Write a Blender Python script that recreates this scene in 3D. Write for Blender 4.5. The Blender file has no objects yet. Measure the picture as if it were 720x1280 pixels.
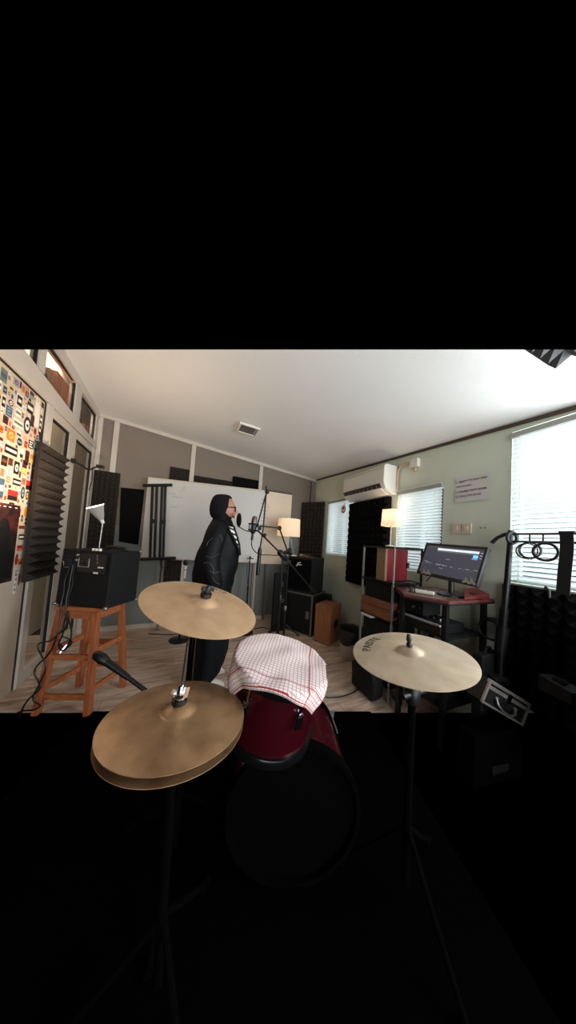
import bpy, bmesh, math, random
from mathutils import Vector, Matrix, Euler, noise
C = bpy.context.scene
COL = C.collection
PI = math.pi
V = Vector
random.seed(7)

# ------------------------------------------------------------------ camera
F, CX, CY, H = 290.0, 360.0, 664.0, 1.23          # focal length in pixels of the 720x1280 frame
yaw, pitch, roll = math.radians(24.0), math.radians(2.7), math.radians(3.8)
fw = V((math.sin(yaw)*math.cos(pitch), math.cos(yaw)*math.cos(pitch), math.sin(pitch)))
r0 = V((math.cos(yaw), -math.sin(yaw), 0)); u0 = r0.cross(fw)
rt = r0*math.cos(roll) + u0*math.sin(roll)
up = -r0*math.sin(roll) + u0*math.cos(roll)
cam_d = bpy.data.cameras.new('camera'); cam = bpy.data.objects.new('camera', cam_d); COL.objects.link(cam)
cam_d.sensor_fit = 'HORIZONTAL'; cam_d.sensor_width = 36; cam_d.lens = F/720*36
cam_d.shift_y = 24/720; cam_d.clip_start = 0.02
EYE = V((0, 0, H))
cam.matrix_world = Matrix(((rt.x, up.x, -fw.x, EYE.x), (rt.y, up.y, -fw.y, EYE.y), (rt.z, up.z, -fw.z, EYE.z), (0, 0, 0, 1)))
C.camera = cam

# ------------------------------------------------------------------ light and exposure
w = bpy.data.worlds.new('world'); C.world = w; w.use_nodes = True
w.node_tree.nodes['Background'].inputs[0].default_value = (0, 0, 0, 1)   # a closed room: nothing beyond it gives light
w.node_tree.nodes['Background'].inputs[1].default_value = 0
C.view_settings.view_transform = 'Standard'; C.view_settings.look = 'None'
C.view_settings.gamma = 1; C.view_settings.use_curve_mapping = False
C.view_settings.exposure = 0.32

def area(name, loc, direction, sx, sy, power, col, spread=180):
    d = bpy.data.lights.new(name, 'AREA'); d.shape = 'RECTANGLE'; d.size = sx; d.size_y = sy
    d.energy = power; d.color = col; d.spread = math.radians(spread)
    o = bpy.data.objects.new(name, d); COL.objects.link(o); o.location = loc
    o.rotation_euler = V(direction).to_track_quat('-Z', 'Y').to_euler()
    return o
def point(name, loc, power, col, r=0.03):
    d = bpy.data.lights.new(name, 'POINT'); d.energy = power; d.color = col; d.shadow_soft_size = r
    o = bpy.data.objects.new(name, d); COL.objects.link(o); o.location = loc
    return o
XL, XR, YB = -1.065, 2.052, 3.539
DAY = (0.91, 0.97, 1.0)
# daylight outside the three windows
area('daylight_front_window', (XR+0.55, 0.55, 1.65), (-1, 0, -0.05), 1.0, 1.3, 18, DAY)
area('daylight_middle_window', (XR+0.5, 1.55, 1.6), (-1, 0, -0.05), 0.8, 1.0, 9, DAY)
area('daylight_rear_window', (XR+0.5, 2.85, 1.55), (-1, 0, -0.05), 0.8, 1.0, 9, DAY)
# the window row goes on along the same wall beyond the picture; two fills without a known source are added behind the camera
area('daylight_next_window', (XR-0.03, -0.45, 1.6), (-1, 0.35, 0.30), 1.5, 1.1, 70, DAY)
area('soft_fill_behind', (0.3, -2.4, 1.85), (0.05, 1, 0.25), 2.6, 1.3, 34, (1.0, 0.98, 0.95))  # added soft fill from behind the camera, no known source
area('ceiling_fill_behind', (0.4, -2.7, 0.55), (0.0, 1, 0.62), 3.0, 1.0, 55, (0.96, 0.99, 1.0))  # added upward fill to brighten the ceiling, no sunlit floor behind it
area('next_room_fill', (XL-0.25, 2.9, 3.1), (0.0, 0, -1), 0.3, 1.4, 17, (1.0, 0.92, 0.82))  # added unseen fill that brightens the room behind the left glass

# ------------------------------------------------------------------ materials
def lin(c):
    return tuple((x/255/12.92 if x/255 <= 0.04045 else ((x/255+0.055)/1.055)**2.4) for x in c)
MATS = {}
def mat(name, rgb, rough=0.6, metal=0.0, var=0.0, scale=8.0, bump=0.0, bscale=60.0, spec=0.5, trans=0.0, emit=None, es=1.0, coat=0.0):
    if name in MATS: return MATS[name]
    m = bpy.data.materials.new(name); m.use_nodes = True; nt = m.node_tree; b = nt.nodes['Principled BSDF']
    c = lin(rgb)
    b.inputs['Base Color'].default_value = (*c, 1); b.inputs['Roughness'].default_value = rough
    b.inputs['Metallic'].default_value = metal; b.inputs['Specular IOR Level'].default_value = spec
    b.inputs['Coat Weight'].default_value = coat
    tc = nt.nodes.new('ShaderNodeTexCoord')
    if var:
        n = nt.nodes.new('ShaderNodeTexNoise'); n.inputs['Scale'].default_value = scale; n.inputs['Detail'].default_value = 4
        nt.links.new(tc.outputs['Object'], n.inputs['Vector'])
        rp = nt.nodes.new('ShaderNodeValToRGB'); rp.color_ramp.elements[0].position = .3; rp.color_ramp.elements[1].position = .7
        rp.color_ramp.elements[0].color = (*[x*(1-var) for x in c], 1); rp.color_ramp.elements[1].color = (*[min(1, x*(1+var)) for x in c], 1)
        nt.links.new(n.outputs['Fac'], rp.inputs[0]); nt.links.new(rp.outputs[0], b.inputs['Base Color'])
    if bump:
        n2 = nt.nodes.new('ShaderNodeTexNoise'); n2.inputs['Scale'].default_value = bscale; n2.inputs['Detail'].default_value = 3
        nt.links.new(tc.outputs['Object'], n2.inputs['Vector'])
        bp = nt.nodes.new('ShaderNodeBump'); bp.inputs['Strength'].default_value = bump; bp.inputs['Distance'].default_value = .004
        nt.links.new(n2.outputs['Fac'], bp.inputs['Height']); nt.links.new(bp.outputs[0], b.inputs['Normal'])
    if emit:
        b.inputs['Emission Color'].default_value = (*lin(emit), 1); b.inputs['Emission Strength'].default_value = es
    if trans:
        out = nt.nodes['Material Output']; t = nt.nodes.new('ShaderNodeBsdfTranslucent'); t.inputs[0].default_value = (*c, 1)
        mx = nt.nodes.new('ShaderNodeMixShader'); mx.inputs[0].default_value = trans
        nt.links.new(b.outputs[0], mx.inputs[1]); nt.links.new(t.outputs[0], mx.inputs[2]); nt.links.new(mx.outputs[0], out.inputs[0])
    MATS[name] = m
    return m
def nodes_of(m): return m.node_tree, m.node_tree.nodes, m.node_tree.links, m.node_tree.nodes['Principled BSDF']

M_ceil = mat('ceiling_white', (226, 225, 222), .9, bump=.25, bscale=30, var=.02, scale=1.5)
M_green = mat('mint_plaster', (204, 210, 194), .85, bump=.35, bscale=45, var=.05, scale=3)
M_alu = mat('white_aluminium', (196, 186, 174), .45, var=.05, scale=5)
M_alu2 = mat('bare_aluminium', (176, 172, 166), .35, metal=.7)
M_panelgrey = mat('grey_panel', (120, 126, 124), .55, var=.06, scale=2)
M_gasket = mat('black_rubber', (20, 17, 16), .6)
M_foam = mat('charcoal_foam', (48, 43, 40), .95, bump=.5, bscale=200, spec=.1)
M_foamb = mat('black_foam', (14, 13, 13), .95, bump=.5, bscale=200, spec=.1)
M_black = mat('black_plastic', (16, 16, 17), .45)
M_blackm = mat('black_metal', (14, 14, 15), .4, spec=.4)
M_tolex = mat('black_tolex', (17, 17, 18), .7, bump=.5, bscale=300, spec=.3)
M_grille = mat('black_grille_cloth', (10, 10, 11), .95, bump=.4, bscale=500, spec=.1)
M_chrome = mat('chrome', (200, 200, 205), .18, metal=1)
M_steel = mat('brushed_steel', (150, 148, 145), .4, metal=.9)
M_white = mat('white_plastic', (222, 218, 208), .4)
M_cream = mat('cream_panel', (222, 206, 184), .6, var=.03, scale=4)
M_board = mat('whiteboard_face', (205, 203, 198), .25, var=.03, scale=2)
M_stoolwood = None
M_rug = mat('black_rug', (4, 4, 4), 1.0, spec=.0)
M_kit = mat('matte_black_hardware', (4, 4, 4), .9, spec=.02)

def wood(name, c0, c1, scale=(1, 12, 12), rough=.5):
    m = mat(name, c0, rough); nt, N, L, b = nodes_of(m)
    tc = N.new('ShaderNodeTexCoord'); mp = N.new('ShaderNodeMapping'); mp.inputs['Scale'].default_value = scale
    n = N.new('ShaderNodeTexNoise'); n.inputs['Scale'].default_value = 6; n.inputs['Detail'].default_value = 6; n.inputs['Distortion'].default_value = .8
    rp = N.new('ShaderNodeValToRGB'); rp.color_ramp.elements[0].position = .3; rp.color_ramp.elements[1].position = .72
    rp.color_ramp.elements[0].color = (*lin(c1), 1); rp.color_ramp.elements[1].color = (*lin(c0), 1)
    L.new(tc.outputs['Object'], mp.inputs[0]); L.new(mp.outputs[0], n.inputs['Vector']); L.new(n.outputs['Fac'], rp.inputs[0]); L.new(rp.outputs[0], b.inputs['Base Color'])
    return m
M_stool = wood('orange_stained_wood', (172, 100, 60), (136, 70, 40), (10, 10, 1.2), .45)
M_stoolh = wood('orange_stained_rail', (178, 106, 64), (142, 76, 44), (1.5, 10, 10), .45)
M_cajon = wood('cajon_wood', (158, 100, 66), (134, 80, 52), (8, 8, 1), .55)
M_boxwood = wood('brown_box_wood', (150, 92, 58), (112, 64, 38), (8, 1.2, 10), .55)
M_desk = wood('red_brown_desktop', (106, 58, 50), (80, 42, 36), (1.2, 8, 8), .35)

def floor_mat():
    m = mat('grey_oak_laminate', (150, 128, 112), .5); nt, N, L, b = nodes_of(m)
    tc = N.new('ShaderNodeTexCoord')
    br = N.new('ShaderNodeTexBrick'); br.offset = .37; br.inputs['Scale'].default_value = 1
    br.inputs['Brick Width'].default_value = 1.2; br.inputs['Row Height'].default_value = .19; br.inputs['Mortar Size'].default_value = .002
    br.inputs['Color1'].default_value = (.92, .92, .92, 1); br.inputs['Color2'].default_value = (1.08, 1.08, 1.08, 1); br.inputs['Mortar'].default_value = (.55, .5, .47, 1)
    L.new(tc.outputs['Object'], br.inputs['Vector'])
    mp = N.new('ShaderNodeMapping'); mp.inputs['Scale'].default_value = (1.4, 9, 1); L.new(tc.outputs['Object'], mp.inputs[0])
    n = N.new('ShaderNodeTexNoise'); n.inputs['Scale'].default_value = 2.2; n.inputs['Detail'].default_value = 7; n.inputs['Distortion'].default_value = 1.2
    L.new(mp.outputs[0], n.inputs['Vector'])
    rp = N.new('ShaderNodeValToRGB'); e = rp.color_ramp.elements
    e[0].position = .28; e[0].color = (*lin((154, 128, 110)), 1); e[1].position = .7; e[1].color = (*lin((226, 202, 182)), 1)
    x = e.new(.5); x.color = (*lin((202, 176, 156)), 1)
    L.new(n.outputs['Fac'], rp.inputs[0])
    mx = N.new('ShaderNodeMix'); mx.data_type = 'RGBA'; mx.blend_type = 'MULTIPLY'; mx.inputs[0].default_value = 1
    L.new(rp.outputs[0], mx.inputs[6]); L.new(br.outputs['Color'], mx.inputs[7]); L.new(mx.outputs[2], b.inputs['Base Color'])
    return m
M_floor = floor_mat()

def cymbal_mat(name, base, dark):
    m = mat(name, base, .42, metal=.5); nt, N, L, b = nodes_of(m)
    tc = N.new('ShaderNodeTexCoord')
    wv = N.new('ShaderNodeTexWave'); wv.wave_type = 'RINGS'; wv.rings_direction = 'Z'
    wv.inputs['Scale'].default_value = 90; wv.inputs['Distortion'].default_value = 1.0; wv.inputs['Detail'].default_value = 2
    L.new(tc.outputs['Object'], wv.inputs['Vector'])
    n = N.new('ShaderNodeTexNoise'); n.inputs['Scale'].default_value = 14; n.inputs['Detail'].default_value = 5
    L.new(tc.outputs['Object'], n.inputs['Vector'])
    rp = N.new('ShaderNodeValToRGB'); rp.color_ramp.elements[0].position = .3; rp.color_ramp.elements[1].position = .62
    rp.color_ramp.elements[0].color = (*lin(dark), 1); rp.color_ramp.elements[1].color = (*lin(base), 1)
    L.new(n.outputs['Fac'], rp.inputs[0])
    mx = N.new('ShaderNodeMix'); mx.data_type = 'RGBA'; mx.blend_type = 'MULTIPLY'; mx.inputs[0].default_value = .18
    L.new(rp.outputs[0], mx.inputs[6]); L.new(wv.outputs['Color'], mx.inputs[7]); L.new(mx.outputs[2], b.inputs['Base Color'])
    bp = N.new('ShaderNodeBump'); bp.inputs['Strength'].default_value = .12; bp.inputs['Distance'].default_value = .001
    L.new(wv.outputs['Fac'], bp.inputs['Height']); L.new(bp.outputs[0], b.inputs['Normal'])
    return m
M_brass = cymbal_mat('tan_bronze_cymbal', (226, 188, 148), (208, 168, 128))
M_brass2 = cymbal_mat('pale_bronze_cymbal', (232, 212, 186), (212, 190, 162))
M_brass3 = cymbal_mat('brown_bronze_hihat', (190, 150, 110), (150, 112, 78))

def glass_mat(name, tint, mix, rough=.05, diffuse=None):
    m = bpy.data.materials.new(name); m.use_nodes = True; nt = m.node_tree; N = nt.nodes; L = nt.links; N.clear()
    out = N.new('ShaderNodeOutputMaterial'); t = N.new('ShaderNodeBsdfTransparent'); t.inputs[0].default_value = (*tint, 1)
    p = N.new('ShaderNodeBsdfPrincipled'); p.inputs['Base Color'].default_value = (*(diffuse or tint), 1); p.inputs['Roughness'].default_value = rough
    mx = N.new('ShaderNodeMixShader'); mx.inputs[0].default_value = mix
    L.new(t.outputs[0], mx.inputs[1]); L.new(p.outputs[0], mx.inputs[2]); L.new(mx.outputs[0], out.inputs[0])
    return m
M_glass = glass_mat('clear_glass', (.9, .9, .88), .12, .03, (.25, .22, .19))
M_smoke = glass_mat('tinted_grey_glass', (.8, .78, .75), .6, .22, lin((152, 140, 128)))  # tinted grey glass with a large pale diffuse share

# ------------------------------------------------------------------ mesh building
def rotm(ax=0, ay=0, az=0): return Euler((ax, ay, az)).to_matrix()
class MB:
    def __init__(s): s.bm = bmesh.new(); s.mi = 0
    def _f(s, vs):
        try:
            f = s.bm.faces.new(vs); f.material_index = s.mi; return f
        except ValueError: return None
    def hexa(s, p):
        v = [s.bm.verts.new(q) for q in p]
        for i in ((3, 2, 1, 0), (4, 5, 6, 7), (0, 1, 5, 4), (1, 2, 6, 5), (2, 3, 7, 6), (3, 0, 4, 7)): s._f([v[k] for k in i])
        return s
    def box(s, c, size, R=None):
        c = V(c); x, y, z = [k/2 for k in size]; R = R or Matrix.Identity(3)
        return s.hexa([c + R @ V(q) for q in ((-x, -y, -z), (x, -y, -z), (x, y, -z), (-x, y, -z), (-x, -y, z), (x, -y, z), (x, y, z), (-x, y, z))])
    def span(s, a, b):
        a = V(a); b = V(b); return s.box((a+b)/2, [abs(k) for k in (b-a)])
    def bar(s, p0, p1, w_, h_, upv=(0, 0, 1)):
        p0 = V(p0); p1 = V(p1); d = (p1-p0).normalized(); u = V(upv)
        if abs(d.dot(u)) > .98: u = V((0, 1, 0))
        a = d.cross(u).normalized(); b = a.cross(d)
        R = Matrix((a, d, b)).transposed()
        return s.box((p0+p1)/2, (w_, (p1-p0).length, h_), R)
    def tube(s, pts, r, n=10, cap=True):
        pts = [V(p) for p in pts]; k = len(pts); rs = r if isinstance(r, (list, tuple)) else [r]*k
        rings = []; prev = None
        for i, p in enumerate(pts):
            d = (pts[min(i+1, k-1)]-pts[max(i-1, 0)])
            d = d.normalized() if d.length > 1e-9 else V((0, 0, 1))
            if prev is None:
                a = d.cross(V((0, 0, 1)))
                if a.length < .05: a = d.cross(V((0, 1, 0)))
            else: a = prev - d*prev.dot(d)
            a.normalize(); prev = a; b = d.cross(a)
            rings.append([s.bm.verts.new(p + (a*math.cos(2*PI*j/n)+b*math.sin(2*PI*j/n))*rs[i]) for j in range(n)])
        for i in range(k-1):
            for j in range(n): s._f([rings[i][j], rings[i][(j+1) % n], rings[i+1][(j+1) % n], rings[i+1][j]])
        if cap: s._f(rings[0][::-1]); s._f(rings[-1])
        return s
    def lathe(s, prof, base=(0, 0, 0), axis=(0, 0, 1), n=32, cap=True):
        base = V(base); ax = V(axis).normalized(); a = ax.cross(V((0, 1, 0)))
        if a.length < .05: a = ax.cross(V((1, 0, 0)))
        a.normalize(); b = ax.cross(a); rings = []
        for r, z in prof:
            if r < 1e-6: rings.append([s.bm.verts.new(base+ax*z)])
            else: rings.append([s.bm.verts.new(base+ax*z+(a*math.cos(2*PI*j/n)+b*math.sin(2*PI*j/n))*r) for j in range(n)])
        for A, B in zip(rings, rings[1:]):
            for j in range(n):
                k = (j+1) % n
                if len(A) == 1 and len(B) == 1: continue
                if len(A) == 1: s._f([A[0], B[k], B[j]])
                elif len(B) == 1: s._f([A[j], A[k], B[0]])
                else: s._f([A[j], A[k], B[k], B[j]])
        if cap:
            if len(rings[0]) > 1: s._f(rings[0][::-1])
            if len(rings[-1]) > 1: s._f(rings[-1])
        return s
    def torus(s, c, axis, R, r, n=40, m=8, arc=2*PI):
        ax = V(axis).normalized(); a = ax.cross(V((0, 0, 1)))
        if a.length < .05: a = ax.cross(V((0, 1, 0)))
        a.normalize(); b = ax.cross(a)
        pts = [V(c)+(a*math.cos(arc*i/n)+b*math.sin(arc*i/n))*R for i in range(n+1)]
        return s.tube(pts, r, m, cap=arc < 6.2)
    def prism(s, poly, ext):
        ext = V(ext); a = [s.bm.verts.new(V(p)) for p in poly]; b = [s.bm.verts.new(V(p)+ext) for p in poly]
        s._f(a[::-1]); s._f(b); k = len(a)
        for i in range(k): s._f([a[i], a[(i+1) % k], b[(i+1) % k], b[i]])
        return s
    def grid(s, fn, nu, nv, closed_u=False):
        g = [[s.bm.verts.new(fn(i/nu, j/nv)) for j in range(nv+1)] for i in range(nu if closed_u else nu+1)]
        for i in range(nu):
            A = g[i]; B = g[(i+1) % nu] if closed_u else g[i+1]
            for j in range(nv): s._f([A[j], B[j], B[j+1], A[j+1]])
        return g
    def sphere(s, c, r, n=16, m=10, sc=(1, 1, 1)):
        c = V(c); prof = []
        g = [[s.bm.verts.new(c + V((r*math.sin(PI*j/m)*math.cos(2*PI*i/n)*sc[0], r*math.sin(PI*j/m)*math.sin(2*PI*i/n)*sc[1], r*math.cos(PI*j/m)*sc[2]))) for i in range(n)] for j in range(1, m)]
        t = s.bm.verts.new(c+V((0, 0, r*sc[2]))); b = s.bm.verts.new(c-V((0, 0, r*sc[2])))
        for i in range(n):
            k = (i+1) % n
            s._f([t, g[0][i], g[0][k]]); s._f([b, g[-1][k], g[-1][i]])
            for j in range(m-2): s._f([g[j][i], g[j+1][i], g[j+1][k], g[j][k]])
        return s
    def xf(s, M):
        bmesh.ops.transform(s.bm, matrix=M, verts=s.bm.verts[:]); return s
    def cut(s, co, no):
        bmesh.ops.bisect_plane(s.bm, geom=s.bm.verts[:]+s.bm.edges[:]+s.bm.faces[:], plane_co=co, plane_no=no, clear_outer=True)
        e = [x for x in s.bm.edges if x.is_boundary]
        if e:
            try: bmesh.ops.holes_fill(s.bm, edges=e)
            except Exception: pass
        return s
    def build(s, name, m, parent=None, smooth=False, bevel=0, seg=2, normals=True):
        bm = s.bm
        if normals: bmesh.ops.recalc_face_normals(bm, faces=bm.faces[:])
        if bevel:
            ed = [e for e in bm.edges if len(e.link_faces) == 2 and e.calc_face_angle(0) > .6]
            if ed: bmesh.ops.bevel(bm, geom=ed, offset=bevel, segments=seg, affect='EDGES', profile=.6)
        if parent is not None and ROOT.get(parent.name) is not None:
            bmesh.ops.transform(bm, matrix=ROOT[parent.name].inverted(), verts=bm.verts[:])
            inh = ROOT[parent.name]
        else: inh = None
        me = bpy.data.meshes.new(name); bm.to_mesh(me); bm.free()
        for q in (m if isinstance(m, (list, tuple)) else [m]): me.materials.append(q)
        if smooth:
            me.polygons.foreach_set('use_smooth', [True]*len(me.polygons))
            try: me.set_sharp_from_angle(angle=math.radians(smooth if smooth is not True else 40))
            except Exception: pass
        o = bpy.data.objects.new(name, me); COL.objects.link(o)
        if parent is not None: o.parent = parent
        if inh is not None: ROOT[o.name] = inh
        return o
ROOT = {}
def tag(o, label, cat, group=None, kind=None):
    o['label'] = label; o['category'] = cat
    if group: o['group'] = group
    if kind: o['kind'] = kind
    return o
def thing(name, label, cat, loc=(0, 0, 0), group=None):
    o = bpy.data.objects.new(name, None); COL.objects.link(o); o.location = loc; o.empty_display_size = .1
    ROOT[o.name] = Matrix.Translation(V(loc)); return tag(o, label, cat, group)
def one(mb, name, m, label, cat, group=None, **k):
    """A thing that is one mesh, with its origin at its base."""
    vs = [v.co for v in mb.bm.verts]
    base = V((sum(v.x for v in vs)/len(vs), sum(v.y for v in vs)/len(vs), min(v.z for v in vs)))
    mb.xf(Matrix.Translation(-base)); o = mb.build(name, m, None, **k); o.location = base
    return tag(o, label, cat, group)
def struct(o): o['kind'] = 'structure'; return o

def text_bm(body, size, extrude=.0004):
    cu = bpy.data.curves.new('lettering', 'FONT'); cu.body = body; cu.size = size; cu.align_x = 'CENTER'; cu.align_y = 'CENTER'; cu.extrude = extrude
    o = bpy.data.objects.new('lettering', cu); COL.objects.link(o)
    dg = bpy.context.evaluated_depsgraph_get(); me = bpy.data.meshes.new_from_object(o.evaluated_get(dg))
    mb = MB(); mb.bm.from_mesh(me); bpy.data.objects.remove(o); bpy.data.curves.remove(cu); bpy.data.meshes.remove(me)
    return mb
def frame_m(o, x, z):
    """matrix with given origin, x axis and normal"""
    x = V(x).normalized(); z = V(z).normalized(); y = z.cross(x).normalized(); x = y.cross(z)
    return Matrix(((x.x, y.x, z.x, o[0]), (x.y, y.y, z.y, o[1]), (x.z, y.z, z.z, o[2]), (0, 0, 0, 1)))

# the room is built only as far as the photo shows it: overhead edge and near floor edge
TOPN = (up - fw*((CY-437)/F)).normalized()
LOWN = (-up - fw*((891-CY)/F)).normalized()

# ------------------------------------------------------------------ room shell
def zc(x, y):                                        # the sloping ceiling
    t = (x-XL)/(XR-XL); l = 2.658-.09*(y-YB); r = 2.362+.072*(y-YB)
    return l+(r-l)*t
mb = MB()
mb.grid(lambda u, v: V((XL-.05+(XR-XL+.15)*u, .1+(YB+.1-.1)*v, zc(XL-.05+(XR-XL+.15)*u, .1+YB*v))), 24, 24)
g = bmesh.ops.extrude_face_region(mb.bm, geom=mb.bm.faces[:])
bmesh.ops.translate(mb.bm, vec=(0, 0, .05), verts=[q for q in g['geom'] if isinstance(q, bmesh.types.BMVert)])
mb.cut(EYE, TOPN)
struct(mb.build('ceiling', M_ceil, smooth=30))

mb = MB(); mb.span((XL-.7, .3, -.06), (XR+.02, YB+.02, 0)); mb.cut(EYE, LOWN)
struct(mb.build('floor', M_floor))

# right wall with three window openings
WIN = [(.30, .836, 1.055, 2.108), (1.30, 1.782, 1.03, 1.852), (2.48, 3.085, 1.085, 1.92)]
mb = MB(); T = .10; ya, yb = .44, YB
ys = [ya] + [k for a in WIN for k in a[:2]][1:] + [yb]
def wallseg(y0, y1, z0, z1=None):
    p = [(XR, y0, z0), (XR+T, y0, z0), (XR+T, y1, z0), (XR, y1, z0)]
    q = [(XR, y0, z1 or zc(XR, y0)+.02), (XR+T, y0, z1 or zc(XR, y0)+.02), (XR+T, y1, z1 or zc(XR, y1)+.02), (XR, y1, z1 or zc(XR, y1)+.02)]
    mb.hexa(p+q)
cur = ya
for (y0, y1, z0, z1) in WIN:
    if y0 > cur: wallseg(cur, y0, 0)
    y0c = max(y0, cur)
    wallseg(y0c, y1, 0, z0); wallseg(y0c, y1, z1)
    cur = y1
wallseg(cur, yb, 0)
mb.cut(EYE, LOWN)
struct(mb.build('wall_right', M_green))
mb = MB(); mb.bar((XR-.008, ya, zc(XR, ya)-.012), (XR-.008, YB, zc(XR, YB)-.012), .016, .02)
struct(mb.build('trim_1', mat('dark_brown_trim', (70, 54, 46), .7)))

# windows: reveal frame and glass
M_wf = mat('window_frame_white', (205, 222, 216), .5)
for i, (y0, y1, z0, z1) in enumerate(WIN):
    mb = MB(); y0 = max(y0, .44) if i == 0 else y0; fx = XR+.07; t = .03
    mb.span((fx, y0, z0), (fx+.03, y1, z0+t)); mb.span((fx, y0, z1-t), (fx+.03, y1, z1))
    mb.span((fx, y1-t, z0+t), (fx+.03, y1, z1-t))
    if i: mb.span((fx, y0, z0+t), (fx+.03, y0+t, z1-t))
    ym = (y0+y1)/2
    if i: mb.span((fx, ym-.015, z0+t), (fx+.03, ym+.015, z1-t))
    f = struct(mb.build('window_%d' % (i+1), M_wf))
    mb = MB(); mb.span((fx+.012, y0, z0+t), (fx+.016, y1-t, z1-t)); mb.build('glass_pane', glass_mat('window_glass_%d' % i, (.95, .98, 1), .05, .02), f)

# ---- back partition
def back_ceil(x): return zc(x, YB)
mb = MB(); mb.span((XL, YB, 0), (XR+.1, YB+.04, 1.30))
wb_ = struct(mb.build('wall_back', M_panelgrey))
MUL = [-1.05, -.878, .03, 1.036, 1.98]
for k, x in enumerate(MUL[:4]):
    mb = MB(); ww = .028 if k else .03
    mb.hexa([(x-ww, YB-.02, .05), (x+ww, YB-.02, .05), (x+ww, YB+.03, .05), (x-ww, YB+.03, .05),
             (x-ww, YB-.02, back_ceil(x-ww)-.03), (x+ww, YB-.02, back_ceil(x+ww)-.03), (x+ww, YB+.03, back_ceil(x+ww)-.03), (x-ww, YB+.03, back_ceil(x-ww)-.03)])
    mb.build('mullion', M_alu, wb_)
mb = MB(); a, b = 1.965, XR
mb.hexa([(a, YB-.02, .05), (b, YB-.02, .05), (b, YB+.03, .05), (a, YB+.03, .05), (a, YB-.02, back_ceil(a)-.03), (b, YB-.02, back_ceil(b)-.03), (b, YB+.03, back_ceil(b)-.03), (a, YB+.03, back_ceil(a)-.03)])
mb.build('mullion', mat('grey_corner_post', (120, 116, 106), .6), wb_)
mb = MB(); a, b = XL, XR
mb.hexa([(a, YB-.03, back_ceil(a)-.045), (b, YB-.03, back_ceil(b)-.045), (b, YB+.03, back_ceil(b)-.045), (a, YB+.03, back_ceil(a)-.045),
         (a, YB-.03, back_ceil(a)), (b, YB-.03, back_ceil(b)), (b, YB+.03, back_ceil(b)), (a, YB+.03, back_ceil(a))])
mb.build('top_rail', M_alu, wb_)
mb = MB(); mb.span((XL, YB-.025, 0), (XR, YB, .055)); mb.build('bottom_rail', M_alu, wb_)
for k in range(4):
    a, b = MUL[k]+.028, MUL[k+1]-.028
    mb = MB(); mb.hexa([(a, YB+.005, 1.30), (b, YB+.005, 1.30), (b, YB+.012, 1.30), (a, YB+.012, 1.30), (a, YB+.005, back_ceil(a)-.04), (b, YB+.005, back_ceil(b)-.04), (b, YB+.012, back_ceil(b)-.04), (a, YB+.012, back_ceil(a)-.04)])
    mb.build('glass_pane', M_smoke, wb_)
# the dim room behind the partition
mb = MB(); mb.span((XL-.6, YB+1.0, 0), (XR+.3, YB+1.05, 2.7)); struct(mb.build('wall_rear_room', mat('rear_room_wall', (120, 110, 100), .9)))

# ---- left partition: aluminium frame, stickered door, transoms, glass
wl = MB(); x0, x1 = XL-.05, XL
Y0 = 1.84
def fb(y0, y1, z0, z1, d=0): wl.span((x0, y0, z0), (x1+d, y1, z1))
top = lambda y: zc(XL, y)
wl.hexa([(x0, Y0, 2.205), (x1+.012, Y0, 2.205), (x1+.012, YB, 2.205), (x0, YB, 2.205), (x0, Y0, 2.40), (x1+.012, Y0, 2.40), (x1+.012, YB, 2.255), (x0, YB, 2.255)])                                  # transom beam
wl.hexa([(x0, Y0, top(Y0)-.13), (x1+.01, Y0, top(Y0)-.13), (x1+.01, YB, top(YB)-.075), (x0, YB, top(YB)-.075), (x0, Y0, top(Y0)), (x1+.01, Y0, top(Y0)), (x1+.01, YB, top(YB)), (x0, YB, top(YB))])
fb(2.43, 2.50, 0, 2.20, .014)                                   # door post
fb(2.26, 2.34, 2.375, 2.72, .006); fb(2.87, 2.99, 2.30, 2.66, .006); fb(3.44, 3.54, 0, 2.64, .006)
fb(2.85, 2.99, 0, 2.20); 
fb(2.50, 2.85, 0, .09, .01); fb(2.99, 3.44, 0, .09, .01)
fb(2.50, 2.85, 2.13, 2.20); fb(2.99, 3.44, 2.13, 2.20)
wl.cut(EYE, TOPN)
WL = struct(wl.build('wall_left', M_alu))
for (y0, y1, z0, z1) in ((2.50, 2.85, .09, 2.13), (2.99, 3.44, .09, 2.13), (2.34, 2.87, 2.33, 2.64), (2.99, 3.44, 2.27, 2.59), (Y0, 2.26, 2.375, 2.68)):
    mb = MB(); mb.span((XL-.03, y0, z0), (XL-.024, y1, z1)); mb.cut(EYE, TOPN); mb.build('glass_pane', M_glass, WL)
    mb = MB()
    mb.span((XL-.024, y1-.014, z0), (XL-.006, y1, z1)); mb.span((XL-.024, y0, z1-.016), (XL-.006, y1-.014, z1)); mb.cut(EYE, TOPN)
    mb.build('gasket', M_gasket, WL)
mb = MB(); mb.span((XL-.45, 1.6, 0), (XL-.42, YB+2.2, 3.5)); mb.cut(EYE, TOPN)
struct(mb.build('wall_next_room', mat('beige_next_room', (222, 198, 168), .9, var=.04, scale=2)))
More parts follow.
